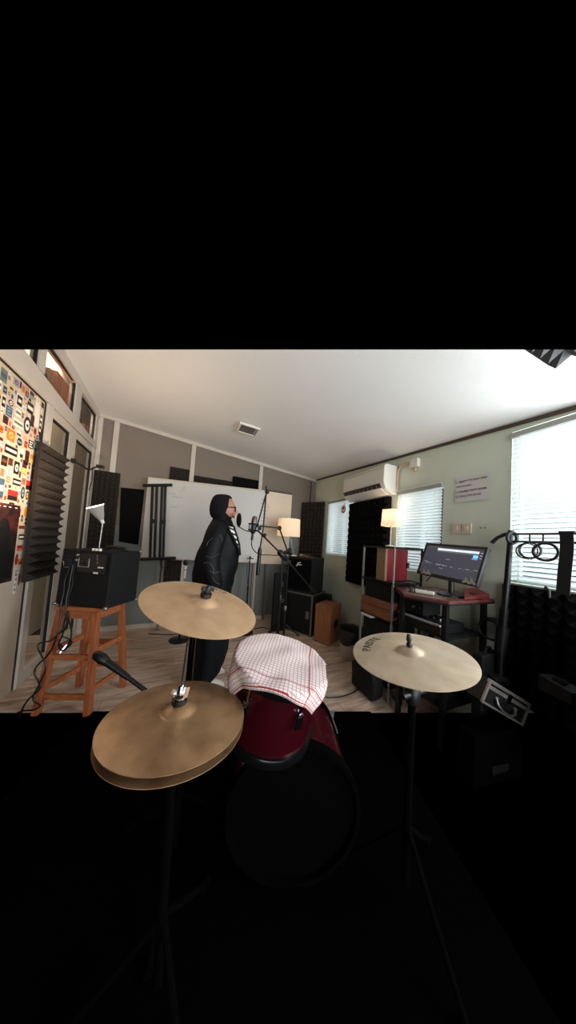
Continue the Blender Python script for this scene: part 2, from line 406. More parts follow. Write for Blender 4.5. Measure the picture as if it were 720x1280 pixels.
# cream bulkhead board seen inside the upper lights
# door with stickers
dr = MB(); dr.span((XL-.045, Y0, .0), (XL-.005, 2.41, 2.195)); dr.cut(EYE, TOPN)
DOOR = struct(dr.build('door_1', mat('cream_door', (198, 180, 160), .5, var=.03, scale=5)))
mb = MB(); mb.span((XL-.045, 2.41, 0), (XL-.002, 2.43, 2.195)); mb.span((XL-.045, Y0, 2.187), (XL-.002, 2.41, 2.203)); mb.cut(EYE, TOPN); mb.build('gasket', M_gasket, DOOR)
PAL = [(30, 26, 28), (30, 26, 28), (232, 226, 216), (232, 226, 216), (160, 44, 40), (190, 120, 48), (60, 84, 110), (96, 118, 104), (196, 176, 92), (110, 60, 40), (208, 108, 82), (120, 150, 170), (70, 40, 36), (40, 44, 52)]
SM = [mat('sticker_ink_%d' % i, c, .35) for i, c in enumerate(PAL)]
def sticker(yc, zc_, w_, h_, shape, c0, c1, style, parent=DOOR):
    """a vinyl sticker: backing with a border and a printed mark"""
    mb = MB(); xx = XL-.005
    def shp(sw, sh, x, mi):
        mb.mi = mi
        n = 24 if shape == 'o' else 4
        if shape == 'o': pts = [V((x, yc+sw/2*math.cos(2*PI*i/n), zc_+sh/2*math.sin(2*PI*i/n))) for i in range(n)]
        else: pts = [V((x, yc-sw/2, zc_-sh/2)), V((x, yc+sw/2, zc_-sh/2)), V((x, yc+sw/2, zc_+sh/2)), V((x, yc-sw/2, zc_+sh/2))]
        mb.prism(pts, (.0006, 0, 0))
    shp(w_, h_, xx, 0)
    if style == 'border': shp(w_*.82, h_*.78, xx+.0007, 1); mb.mi = 0; mb.span((xx+.0014, yc-w_*.25, zc_-h_*.12), (xx+.002, yc+w_*.25, zc_+h_*.12))
    elif style == 'bar': mb.mi = 1; mb.span((xx+.0007, yc-w_*.42, zc_-h_*.16), (xx+.0013, yc+w_*.42, zc_+h_*.16))
    elif style == 'bars':
        mb.mi = 1
        for q in (-.28, 0, .28): mb.span((xx+.0007, yc-w_*.36, zc_+h_*q-h_*.07), (xx+.0013, yc+w_*(.36 if q else .2), zc_+h_*q+h_*.07))
    elif style == 'half': mb.mi = 1; mb.span((xx+.0007, yc-w_*.46, zc_-h_*.46), (xx+.0013, yc+w_*.46, zc_-h_*.05))
    elif style == 'dot':
        mb.mi = 1; mb.prism([V((xx+.0007, yc+w_*.3*math.cos(2*PI*i/16), zc_+h_*.3*math.sin(2*PI*i/16))) for i in range(16)], (.0006, 0, 0))
        mb.mi = 0; mb.span((xx+.0014, yc-w_*.14, zc_-h_*.1), (xx+.002, yc+w_*.14, zc_+h_*.06))
    mb.build('sticker', [SM[c0], SM[c1]], parent)
# the ones that read clearly: y, z, width, height
big = [(2.33, 2.05, .060, .17, 'r', 2, 2, 'plain'), (2.245, 2.06, .07, .075, 'r', 0, 2, 'bar'), (2.285, 1.985, .042, .085, 'r', 12, 0, 'plain'), (2.235, 1.93, .075, .12, 'o', 13, 2, 'dot'),
       (2.13, 2.05, .062, .085, 'r', 2, 0, 'border'), (2.145, 1.90, .10, .05, 'r', 2, 7, 'bar'), (2.385, 2.00, .030, .15, 'r', 12, 2, 'bars'), (2.40, 1.93, .035, .10, 'o', 0, 1, 'dot'),
       (2.09, 1.80, .075, .075, 'r', 5, 8, 'dot'), (2.30, 1.815, .055, .06, 'r', 0, 2, 'bars'), (2.355, 1.83, .05, .075, 'r', 7, 2, 'dot'), (2.11, 1.705, .12, .055, 'r', 0, 2, 'bar'),
       (2.275, 1.71, .045, .10, 'r', 0, 12, 'border'), (2.33, 1.72, .045, .06, 'r', 5, 8, 'half'), (2.375, 1.71, .03, .085, 'r', 12, 0, 'plain'), (2.18, 1.61, .055, .085, 'r', 0, 2, 'dot'),
       (2.26, 1.635, .05, .10, 'r', 12, 8, 'half'), (2.20, 1.515, .085, .045, 'r', 0, 2, 'bar'), (2.175, 1.42, .10, .07, 'r', 4, 0, 'half'), (2.05, 1.45, .07, .12, 'r', 6, 2, 'bar'),
       (2.335, 1.52, .07, .07, 'r', 4, 0, 'half'), (2.275, 1.455, .045, .09, 'o', 13, 11, 'dot'), (2.385, 1.45, .045, .075, 'o', 5, 8, 'dot'), (2.05, 1.335, .06, .12, 'r', 10, 2, 'bars'),
       (2.175, 1.345, .05, .055, 'r', 0, 2, 'dot'), (2.25, 1.31, .055, .06, 'r', 12, 2, 'dot'), (2.335, 1.325, .04, .08, 'o', 5, 8, 'plain'), (2.245, 1.185+.05, .05, .075, 'r', 10, 4, 'bars'),
       (2.345, 1.255, .028, .055, 'r', 8, 0, 'border'), (2.31, 1.21, .065, .022, 'r', 12, 4, 'bar'), (2.32, 1.14, .06, .04, 'r', 13, 2, 'bar'), (2.315, 1.06, .06, .04, 'r', 4, 10, 'half'),
       (2.295, 1.01-.03, .035, .08, 'o', 4, 0, 'plain'), (2.34, .96, .05, .04, 'r', 5, 4, 'half'), (2.305, .885, .035, .05, 'r', 2, 0, 'bars'), (2.31, .80, .03, .13, 'r', 2, 11, 'bars'), (2.35, .83, .018, .08, 'r', 4, 2, 'plain'),
       (2.395, 1.30, .03, .10, 'r', 2, 13, 'half'), (2.39, 1.17, .03, .08, 'r', 11, 2, 'half'), (2.40, 1.62, .025, .075, 'r', 10, 2, 'plain'), (2.40, 1.79, .03, .06, 'r', 6, 2, 'dot'), (2.385, 1.76+.09, .04, .04, 'o', 4, 2, 'dot')]
taken = []
def clash(y, z, w_, h_): return any(abs(y-a) < (w_+c)/2+.004 and abs(z-b) < (h_+d)/2+.004 for a, b, c, d in taken)
n_st = 0
for (a, b, c, d, *_r) in big: taken.append((a, b, c, d))
for q in big: sticker(*q); n_st += 1
taken.append((2.13, 1.09, .31, .56))                              # the poster
for t in range(4000):
    if n_st >= 100: break
    y = random.uniform(1.93, 2.39); z = random.uniform(1.28, 2.17)
    if z > 2.2+.76*(y-1.907)+.02: continue
    w_ = random.choice((.035, .045, .055)); h_ = random.choice((.04, .05, .065, .08))
    if z < 1.25 and y < 2.30: continue
    if y+w_/2 > 2.405 or clash(y, z, w_, h_): continue
    taken.append((y, z, w_, h_)); c0 = random.randrange(len(PAL))
    c1 = random.choice([k for k in range(len(PAL)) if PAL[k] != PAL[c0]])
    sticker(y, z, w_, h_, random.choice('rrrro'), c0, c1, random.choice(['border', 'bar', 'bars', 'half', 'dot'])); n_st += 1
# the remaining tiny stickers between them
mb = MB(); n_small = 0
for t in range(9000):
    y = random.uniform(1.93, 2.395); z = random.uniform(1.27, 2.17); w_ = random.choice((.018, .024, .032)); h_ = random.choice((.02, .03, .045))
    if z > 2.2+.76*(y-1.907)+.02 or y+w_/2 > 2.405 or clash(y, z, w_, h_): continue
    taken.append((y, z, w_, h_)); mb.mi = random.randrange(len(PAL)); mb.span((XL-.005, y-w_/2, z-h_/2), (XL-.0044, y+w_/2, z+h_/2))
    mb.mi = random.randrange(len(PAL)); mb.span((XL-.0044, y-w_*.3, z-h_*.15), (XL-.0039, y+w_*.3, z+h_*.2)); n_small += 1
    if n_small > 150: break
o = mb.build('small_stickers', SM, DOOR); o['kind'] = 'stuff'
# dark red poster on the door
mp_ = mat('dark_red_poster', (70, 26, 26), .45); nt, N, L, b = nodes_of(mp_)
tcn = N.new('ShaderNodeTexCoord'); nn = N.new('ShaderNodeTexNoise'); nn.inputs['Scale'].default_value = 9; nn.inputs['Detail'].default_value = 5
rp = N.new('ShaderNodeValToRGB'); rp.color_ramp.elements[0].position = .42; rp.color_ramp.elements[0].color = (*lin((14, 8, 9)), 1); rp.color_ramp.elements[1].position = .66; rp.color_ramp.elements[1].color = (*lin((92, 34, 32)), 1)
L.new(tcn.outputs['Object'], nn.inputs['Vector']); L.new(nn.outputs['Fac'], rp.inputs[0]); L.new(rp.outputs[0], b.inputs['Base Color'])
po = thing('poster', 'dark red poster with black figure taped low on the stickered door', 'poster', (XL-.0035, 2.13, .835))
mb = MB(); mb.span((XL-.005, 1.98, .835), (XL-.003, 2.265, 1.36)); mb.build('sheet', mp_, po)
mb = MB()                                                       # a hunched dark silhouette printed on it
prof = [(2.02, .86), (2.25, .86), (2.245, 1.00), (2.21, 1.10), (2.19, 1.19), (2.16, 1.25), (2.11, 1.27), (2.07, 1.22), (2.03, 1.12)]
mb.prism([V((XL-.003, y, z)) for y, z in prof], (.0006, 0, 0)); mb.build('printed_figure', mat('poster_black', (13, 9, 10), .5), po)
for y in (2.06, 2.11, 2.16, 2.22):
    mb = MB(); mb.span((XL-.003, y-.012, 1.337), (XL-.0022, y+.012, 1.343)); mb.build('printed_dash', SM[2], po)

# ------------------------------------------------------------------ acoustic foam
def foam(name, label, o, u, v, n, W, Hh, nx, ny, dep, base=.02, m=None, cut=False, group=None):
    o = V(o); u = V(u).normalized(); v = V(v).normalized(); n = V(n).normalized(); mb = MB()
    mb.hexa([o, o+u*W, o+u*W+v*Hh, o+v*Hh, o+n*base, o+u*W+n*base, o+u*W+v*Hh+n*base, o+v*Hh+n*base])
    bm = mb.bm; P = {}
    for i in range(nx+1):
        for j in range(ny+1): P[i, j] = bm.verts.new(o+u*(W*i/nx)+v*(Hh*j/ny)+n*(base+.0005))
    for i in range(nx):
        for j in range(ny):
            a = bm.verts.new(o+u*(W*(i+.5)/nx)+v*(Hh*(j+.5)/ny)+n*(base+dep))
            for p, q in (((i, j), (i+1, j)), ((i+1, j), (i+1, j+1)), ((i+1, j+1), (i, j+1)), ((i, j+1), (i, j))):
                bm.faces.new((P[p], P[q], a))
    if cut: mb.cut(EYE, TOPN)
    return one(mb, name, m or M_foam, label, 'foam panel', group, normals=False)
foam('acoustic_foam_panel', 'tall charcoal pyramid foam panel hung on the left glass beside the stickered door', (XL+.015, 2.33, .81), (0, 1, 0), (0, 0, 1), (1, 0, 0), .37, 1.05, 6, 16, .058)
foam('acoustic_foam_panel', 'brown-lit dark foam panel in the back left corner behind the lamp', (-1.05, YB-.022, .55), (1, 0, 0), (0, 0, 1), (0, -1, 0), .26, 1.40, 5, 26, .025, .012)
foam('acoustic_foam_panel', 'narrow charcoal foam panel standing across the back right corner by the rear window', (1.80, 3.50, .95), (.24, -.33, 0), (0, 0, 1), (-.33, -.24, 0), .40, .97, 6, 15, .03, .015)
foam('acoustic_foam_panel', 'large black foam panel under the air conditioner on the right wall', (XR-.012, 2.52, .765), (0, -1, 0), (0, 0, 1), (-1, 0, 0), .67, 1.035, 8, 13, .045, .03, M_foamb)
foam('acoustic_foam_panel', 'black foam panel on the wall below the big right window', (XR-.012, .86, .30), (0, -1, 0), (0, 0, 1), (-1, 0, 0), .42, .745, 6, 11, .045, .02, M_foamb)
foam('acoustic_foam_panel', 'grey pyramid foam tile on the ceiling at the top right corner', (1.45, .47, 2.135), (-1, 0, -.07), (0, -1, -.07), (0, 0, -1), .5, .5, 7, 7, .05, .02, mat('grey_foam', (74, 74, 76), .95, bump=.4, bscale=150, spec=.1), True)
foam('acoustic_foam_panel', 'dark foam strip on the glass above the left end of the whiteboard', (-.245, YB-.006, 1.95), (1, 0, 0), (0, 0, 1), (0, -1, 0), .25, .20, 5, 4, .018, .01)
foam('acoustic_foam_panel', 'dark foam strip on the glass above the middle of the whiteboard', (.065, YB-.006, 1.90), (1, 0, 0), (0, 0, 1), (0, -1, 0), .53, .185, 10, 4, .018, .01)
foam('acoustic_foam_panel', 'small dark foam piece low on the wall below the left end of the whiteboard', (-.25, YB-.004, .50), (1, 0, 0), (0, 0, 1), (0, -1, 0), .26, .45, 5, 8, .018, .01)
mb = MB(); mb.span((.602, YB-.045, 1.93), (1.005, YB-.004, 2.165)); one(mb, 'absorber_panel', M_foamb, 'plain black absorber block above the whiteboard between two aluminium posts', 'panel', bevel=.01)
mb = MB(); mb.hexa([(-.735, YB-.045, 1.10), (-.53, YB-.045, 1.07), (-.53, YB-.004, 1.07), (-.735, YB-.004, 1.10), (-.77, YB-.045, 1.775), (-.52, YB-.045, 1.785), (-.52, YB-.004, 1.785), (-.77, YB-.004, 1.775)])
one(mb, 'absorber_panel', M_foamb, 'plain black absorber panel on the back wall left of the whiteboard', 'panel', bevel=.008)

# ------------------------------------------------------------------ blinds
M_slat = mat('white_blind_slat', (232, 236, 235), .5, trans=.35)
M_rail = mat('blind_rail_grey', (150, 150, 142), .5)
def blind(label, y0, y1, z0, z1, pitch_, xx=XR-.012, head=True, gap=None):
    t = thing('venetian_blind', label, 'blind', (xx, (y0+y1)/2, z0))
    mb = MB(); n = int((z1-z0-.03)/pitch_); a = math.radians(47)
    for i in range(n):
        z = z0+.02+pitch_*(i+.5); hw = pitch_*.56
        p = [V((xx-math.cos(a)*hw, 0, z+math.sin(a)*hw)), V((xx+.003, 0, z+.001)), V((xx+math.cos(a)*hw, 0, z-math.sin(a)*hw))]
        for A, B in ((p[0], p[1]), (p[1], p[2])):
            mb._f([mb.bm.verts.new(V((A.x, y0, A.z))), mb.bm.verts.new(V((A.x, y1, A.z))), mb.bm.verts.new(V((B.x, y1, B.z))), mb.bm.verts.new(V((B.x, y0, B.z)))])
    mb.build('slats', M_slat, t, normals=False)
    mb = MB(); mb.span((xx-.02, y0-.005, z1-.035), (xx+.02, y1+.005, z1)); mb.build('headrail', M_rail, t, bevel=.003)
    mb = MB(); mb.span((xx-.012, y0, z0), (xx+.012, y1, z0+.016)); mb.build('bottom_rail', M_slat, t)
    for k in (.12, .88):
        y = y0+(y1-y0)*k
        if abs(y1-y0) < .3 or True:
            mb = MB(); mb.tube([(xx-.017, y, z0), (xx-.017, y, z1-.02)], .0018, 6); mb.build('ladder_cord', mat('blind_cord', (232, 236, 232), .7), t)
    return t
blind('big bright white venetian blind on the window at the far right', .445, .825, 1.062, 2.09, .031)
blind('white venetian blind on the middle window beside the short table lamp', 1.305, 1.765, 1.04, 1.84, .028)
blind('narrow white venetian blind on the rear window left of the black foam', 2.50, 3.075, 1.09, 1.905, .028)
# the round cherry sticker hanging on the rear blind
t = thing('blind_tag', 'round white tag with red cherry hanging on the rear blind', 'tag', (XR-.036, 2.63, 1.68))
mb = MB(); mb.lathe([(.0, 0), (.058, 0), (.058, .003), (0, .003)], (XR-.036, 2.655, 1.745), (-1, 0, 0), 28); mb.build('disc', M_white, t)
mb = MB(); mb.lathe([(.052, 0), (.052, .0012), (.038, .0012), (.038, 0)], (XR-.0395, 2.655, 1.745), (-1, 0, 0), 28); bmesh.ops.delete(mb.bm, geom=[v for v in mb.bm.verts if v.co.z > 1.725], context='VERTS'); mb.build('red_ring', mat('tag_red', (170, 40, 38), .5), t)
mb = MB(); mb.sphere((XR-.041, 2.655, 1.76), .022, 14, 9, (.3, 1, 1)); mb.build('red_cherry', mat('cherry_red', (190, 24, 30), .4), t)
mb = MB(); mb.tube([(XR-.04, 2.655, 1.77), (XR-.04, 2.645, 1.80), (XR-.038, 2.62, 1.83)], .004, 6); mb.build('stem', mat('tag_stem', (120, 112, 104), .6), t)

# ------------------------------------------------------------------ ceiling vent
t = thing('ceiling_vent', 'small white louvred vent grille set in the ceiling', 'vent', (.58, 2.62, zc(.58, 2.62)))
zv = zc(.58, 2.62); tilt = Matrix.Translation((.58, 2.62, zv)) @ Matrix.Rotation(math.atan(.06), 4, 'Y') @ Matrix.Rotation(-.03, 4, 'Z')
mb = MB(); W, D = .235, .22
for a, b in (((-W/2, -D/2), (W/2, -D/2+.02)), ((-W/2, D/2-.02), (W/2, D/2)), ((-W/2, -D/2+.02), (-W/2+.02, D/2-.02)), ((W/2-.02, -D/2+.02), (W/2, D/2-.02))):
    mb.span((a[0], a[1], -.022), (b[0], b[1], .0))
mb.xf(tilt).build('frame', M_white, t)
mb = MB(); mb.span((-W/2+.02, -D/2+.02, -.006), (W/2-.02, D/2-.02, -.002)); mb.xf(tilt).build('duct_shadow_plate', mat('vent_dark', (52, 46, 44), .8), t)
mb = MB()
for i in range(7): mb.box((0, -D/2+.035+.025*i, -.013), (W-.04, .018, .002), rotm(.6))
mb.xf(tilt).build('louvres', mat('vent_louvre', (150, 140, 134), .6), t)

# ------------------------------------------------------------------ air conditioner
t = thing('air_conditioner', 'white split air conditioner unit high on the right wall', 'air conditioner', (XR-.1, 2.14, 1.80))
mb = MB(); ya_, yb_ = 1.79, 2.47
pr = [(XR, 2.125), (XR-.17, 2.125), (XR-.20, 2.10), (XR-.205, 1.93), (XR-.17, 1.865), (XR-.06, 1.815), (XR, 1.815)]
mb.prism([V((x, ya_, z)) for x, z in pr], (0, yb_-ya_, 0)); mb.build('housing', M_white, t, bevel=.006)
mb = MB(); mb.hexa([(XR-.206, ya_+.05, 1.915), (XR-.206, yb_-.02, 1.915), (XR-.175, yb_-.02, 1.862), (XR-.175, ya_+.05, 1.862), (XR-.212, ya_+.05, 1.915), (XR-.212, yb_-.02, 1.915), (XR-.18, yb_-.02, 1.852), (XR-.18, ya_+.05, 1.852)])
mb.build('outlet_slot', mat('ac_slot', (52, 40, 36), .6), t)
mb = MB(); mb.hexa([(XR-.20, ya_+.04, 1.868), (XR-.20, yb_-.02, 1.868), (XR-.09, yb_-.02, 1.812), (XR-.09, ya_+.04, 1.812), (XR-.205, ya_+.04, 1.86), (XR-.205, yb_-.02, 1.86), (XR-.092, yb_-.02, 1.804), (XR-.092, ya_+.04, 1.804)])
mb.build('swing_flap', M_white, t)
for i in range(9): MB().box((XR-.2, ya_+.1+.066*i, 1.885), (.012, .004, .035), rotm(0, 0, .3)).build('guide_vane', mat('ac_vane', (120, 108, 100), .6), t)
mb = MB(); mb.span((XR-.2065, ya_+.004, 2.085), (XR-.17, yb_-.004, 2.088)); mb.build('panel_seam', mat('seam_grey', (170, 166, 158), .6), t)

# junction box and conduit
t = thing('junction_box', 'white junction box with bent conduit beside the air conditioner', 'junction box', (XR-.02, 1.57, 2.03))
mb = MB(); mb.span((XR-.045, 1.535, 2.055), (XR, 1.615, 2.135)); mb.build('box', M_white, t, bevel=.004)
mb = MB(); mb.tube([(XR-.02, 1.62, 2.11), (XR-.02, 1.68, 2.125), (XR-.02, 1.745, 2.11), (XR-.02, 1.775, 2.07), (XR-.02, 1.782, 1.98), (XR-.02, 1.782, 1.87)], .011, 10); mb.build('conduit', mat('conduit_cream', (196, 172, 146), .6), t, smooth=True)
mb = MB(); mb.lathe([(.014, 0), (.018, .012), (.012, .03), (.009, .045)], (XR-.02, 1.575, 2.055), (0, 0, -1), 14); mb.build('outlet_cap', mat('brass_cap', (190, 160, 120), .4, metal=.4), t, smooth=True)

# paper notice
t = thing('paper_notice', 'handwritten white paper notice taped above the light switches', 'notice', (XR-.004, 1.08, 1.65))
mb = MB(); mb.grid(lambda u, v: V((XR-.005-.008*max(0, (.25-v))*4*(.3+.7*u), 1.20-.238*u, 1.652+.205*v)), 10, 8); mb.build('sheet', mat('notice_paper', (206, 202, 200), .8), t, normals=False)
Min = mat('marker_ink', (92, 78, 84), .7)
for k, (txt, yy) in enumerate((('1. ABILITY TO PLAY AND', .168), ('PINO ROOM ?', .128), ('1. DOUBLE TEXT BOOK', .085), ('2.3 MALE FIFS BAND', .045))):
    tb = text_bm(txt, .0205 if k != 1 else .018)
    wdt = max(v.co.x for v in tb.bm.verts)-min(v.co.x for v in tb.bm.verts); x_min = min(v.co.x for v in tb.bm.verts)
    sc = min(1, .215/wdt)
    tb.xf(Matrix.Translation((-x_min, 0, 0))); tb.xf(Matrix.Diagonal((sc, 1.15, 1, 1)))
    tb.xf(frame_m((XR-.0075 - (.004 if k == 3 else 0), 1.19, 1.652+yy), (0, -1, 0), (-1, 0, 0))); tb.build('handwriting', Min, t, normals=False)

# switches
for i, (y, lab) in enumerate(((1.182, 'left one of the two white light switch plates under the notice'), (1.107, 'right one of the two white light switch plates under the notice'))):
    t = thing('light_switch', lab, 'light switch', (XR-.006, y, 1.39), 'light switch plates on the right wall')
    mb = MB(); mb.span((XR-.012, y-.035, 1.392), (XR, y+.035, 1.474)); mb.build('plate', mat('switch_plate', (206, 190, 172), .4), t, bevel=.003)
    mb = MB(); mb.hexa([(XR-.014, y-.012, 1.414), (XR-.014, y+.012, 1.414), (XR-.011, y+.012, 1.414), (XR-.011, y-.012, 1.414), (XR-.019, y-.012, 1.452), (XR-.019, y+.012, 1.452), (XR-.011, y+.012, 1.452), (XR-.011, y-.012, 1.452)]); mb.build('rocker', mat('switch_rocker', (218, 206, 190), .35), t)
t = thing('wall_plug', 'pair of small screw plugs in the wall right of the light switches', 'wall plug', (XR-.003, 1.0, 1.42))
for y in (.985, 1.012):
    mb = MB(); mb.lathe([(.005, 0), (.005, .003), (.003, .005)], (XR, y, 1.435), (-1, 0, 0), 12); mb.build('screw_head', mat('screw_grey', (96, 100, 98), .5), t)

# ------------------------------------------------------------------ boxes on the transom ledge
LG = 'boxes on the ledge above the left partition'
def ledge(y): return 2.375-.125*(y-2.20)/(YB-2.20)
def card(label, y0, y1, h_, col, d=.12, xo=-.098):
    zb = ledge((y0+y1)/2)+.006; t = thing('cardboard_box', label, 'box', (XL+xo, (y0+y1)/2, zb), LG)
    mb = MB(); mb.span((XL+xo-d/2, y0, zb), (XL+xo+d/2, y1, zb+h_)); mb.build('carton', mat('card_%d_%d_%d' % col, col, .7, var=.06, scale=6), t, bevel=.003)
    mb = MB(); mb.span((XL+xo+d/2-.0005, (y0+y1)/2-.012, zb), (XL+xo+d/2+.0008, (y0+y1)/2+.012, zb+h_)); mb.build('packing_tape', mat('packing_tape', (186, 128, 84), .35), t)
card('orange cardboard box standing on the ledge above the left foam', 2.61, 2.835, .235, (196, 108, 66))
card('brown cardboard box half hidden left of the orange box on the ledge', 2.50, 2.605, .17, (176, 122, 90))
card('dark brown box on the ledge in the far transom', 3.06, 3.18, .20, (112, 62, 46))
card('short tan box at the corner end of the ledge', 3.27, 3.40, .12, (176, 112, 76))
zb = ledge(2.44)
t = thing('radio', 'small grey radio on the ledge beside the brown box', 'radio', (XL-.10, 2.44, zb))
mb = MB(); mb.span((XL-.15, 2.40, zb+.005), (XL-.04, 2.485, zb+.10)); mb.build('case', mat('radio_grey', (84, 82, 84), .5), t, bevel=.006)
mb = MB(); mb.lathe([(.028, 0), (.028, .004), (.0, .006)], (XL-.04, 2.442, zb+.05), (1, 0, 0), 20); mb.build('speaker_cone', M_black, t)
zb = ledge(3.03)
t = thing('headset', 'black headset standing beside the dark brown box in the far transom', 'headset', (XL-.05, 3.03, zb))
mb = MB(); mb.torus((XL-.045, 3.035, zb+.09), (1, 0, 0), .04, .010, 24, 8); mb.build('band', M_black, t, smooth=True)
mb = MB(); mb.sphere((XL-.042, 3.018, zb+.045), .026, 12, 8, (.5, 1, 1.4)); mb.build('ear_cup', M_black, t, smooth=True)

# ------------------------------------------------------------------ whiteboard
A0, B0 = V((-.475, 3.415, 0)), V((1.02, 3.11, 0)); du = (B0-A0).normalized(); nb = V((du.y, -du.x, 0))
t = thing('whiteboard', 'wide white dry-erase board on legs across the back of the room', 'whiteboard', (A0+B0)/2)
def bb(a, b, z0, z1, n0, n1):
    p = A0+du*a; q = A0+du*b
    return [p+nb*n1+V((0, 0, z0)), q+nb*n1+V((0, 0, z0)), q+nb*n0+V((0, 0, z0)), p+nb*n0+V((0, 0, z0)), p+nb*n1+V((0, 0, z1)), q+nb*n1+V((0, 0, z1)), q+nb*n0+V((0, 0, z1)), p+nb*n0+V((0, 0, z1))]
Wb = (B0-A0).length
mb = MB(); mb.hexa(bb(.012, Wb-.012, .925, 1.925, -.02, 0)); mb.build('board', M_board, t)
for (a, b, z0, z1) in ((0, Wb, 1.925, 1.94), (0, Wb, .912, .925), (0, .012, .925, 1.925), (Wb-.012, Wb, .925, 1.925)):
    mb = MB(); mb.hexa(bb(a, b, z0, z1, -.025, .006)); mb.build('frame_rail', mat('board_frame', (200, 184, 164), .4), t)
for a in (.26, Wb-.11):
    mb = MB(); p = A0+du*a-nb*.03; mb.span(p+V((-.015, -.015, 0)), p+V((.015, .015, .93))); mb.build('leg', mat('board_leg', (112, 98, 90), .5), t)
mb = MB(); mb.hexa(bb(.2, Wb-.02, .90, .913, -.045, -.01)); mb.build('stretcher', mat('board_leg', (112, 98, 90), .5), t)
M_mk = mat('marker_grey', (130, 126, 126), .6)
def scrawl(a, z, s, txt):
    tb = text_bm(txt, s); tb.xf(frame_m(A0+du*a+nb*.001+V((0, 0, z)), du, nb)); tb.build('marker_writing', M_mk, t, normals=False)
for a, z, s, txt in ((.30, 1.76, .022, 'no song'), (.36, 1.72, .024, 'thursday not'), (.33, 1.59, .024, 'practice'), (.29, 1.40, .024, 'solo')): scrawl(a, z, s, txt)
for k in range(9): scrawl(1.50+.01*(k % 3), 1.80-.05*k, .028, ['set list :', 'intro  4x', 'verse A m', 'chorus G', 'verse', 'bridge 8', 'chorus', 'solo gtr', 'outro'][k])
mb = MB(); pts = [A0+du*(.42+.03*math.sin(q*.9))+nb*.002+V((0, 0, 1.83+.035*math.cos(q*.7))) for q in range(9)]; mb.tube(pts, .0015, 5); mb.build('marker_writing', M_mk, t)
# cream board to its right, lit by the lamp
t = thing('presentation_board', 'cream board with dark top edge right of the whiteboard behind the lamp', 'board', (1.33, 3.47, 0))
mb = MB(); mb.span((1.085, 3.455, .87), (1.555, 3.475, 2.01)); mb.build('panel', M_cream, t)
mb = MB(); mb.span((1.085, 3.452, 2.01), (1.568, 3.478, 2.035)); mb.build('top_edge', mat('board_dark_edge', (58, 52, 48), .5), t)
mb = MB(); mb.span((1.555, 3.452, .87), (1.568, 3.478, 2.01)); mb.build('side_edge', M_white, t)
for x in (1.22, 1.50):
    mb = MB(); mb.span((x-.013, 3.478, 0), (x+.013, 3.502, .95)); mb.build('leg', mat('board_leg', (112, 98, 90), .5), t)

# black folded stand hanging against the whiteboard
t = thing('folded_stand', 'black folded metal stand with two uprights propped against the whiteboard', 'stand', (-.31, 3.30, .57))
q = lambda a, z, n_=.05: A0+du*a+nb*n_+V((0, 0, z))
mb = MB(); mb.tube([q(-.03, 1.815), q(.30, 1.86)], .019, 12); mb.build('top_crossbar', M_blackm, t, smooth=True)
mb = MB(); mb.tube([q(.02, .90), q(.42, .935)], .019, 12); mb.build('bottom_crossbar', M_blackm, t, smooth=True)
for a in (.075, .125, .185, .225):
    mb = MB(); mb.bar(q(a, 1.83), q(a+.05, .90), .024, .024, nb); mb.build('upright', M_blackm, t)
for a in (.10, .205):
    mb = MB(); mb.bar(q(a-.01, 1.38), q(a+.06, 1.38), .05, .014, nb); mb.build('bracket', M_blackm, t)
for a, z in ((.24, .80), (.30, .76)):
    mb = MB(); mb.tube([q(a, .92, .045), q(a+.02, z, .03)], .012, 8); mb.build('foot', M_blackm, t)

# ------------------------------------------------------------------ stool
FL, FR, BL, BR = V((-.787, 2.075, 0)), V((-.487, 1.965, 0)), V((-.655, 2.345, 0)), V((-.345, 2.235, 0))
cen = (FL+FR+BL+BR)/4
t = thing('bar_stool', 'orange wooden four-legged stool carrying the black amplifier', 'stool', cen)
SZ = .695
def topp(p): return cen + (p-cen)*.72 + V((0, 0, SZ-.03))
ax_ = (FR-FL).normalized(); ay_ = V((-ax_.y, ax_.x, 0)); Rs = Matrix((ax_, ay_, V((0, 0, 1)))).transposed()
for p in (FL, FR, BL, BR):
    mb = MB(); a = topp(p); h_ = .019
    vv = [p+Rs @ V((sx*h_, sy*h_, 0)) for sx, sy in ((-1, -1), (1, -1), (1, 1), (-1, 1))] + [a+Rs @ V((sx*h_, sy*h_, 0)) for sx, sy in ((-1, -1), (1, -1), (1, 1), (-1, 1))]
    mb.hexa(vv); mb.build('leg', M_stool, t, bevel=.003)
mb = MB(); mb.box(cen+V((0, 0, SZ-.012)), (.29, .29, .026), Rs); mb.build('seat', M_stoolh, t, bevel=.006)
def onleg(p, z): return p+(topp(p)-p)*(z/(SZ-.03))
for a, b, zs in ((FL, FR, (.11, .36)), (BL, BR, (.18, .36)), (FL, BL, (.15, .40)), (FR, BR, (.15, .40))):
    for z in zs:
        mb = MB(); mb.bar(onleg(a, z), onleg(b, z), .018, .036); mb.build('stretcher', M_stoolh, t, bevel=.002)
    mb = MB(); mb.bar(onleg(a, SZ-.055), onleg(b, SZ-.055), .02, .055); mb.build('apron', M_stoolh, t, bevel=.002)

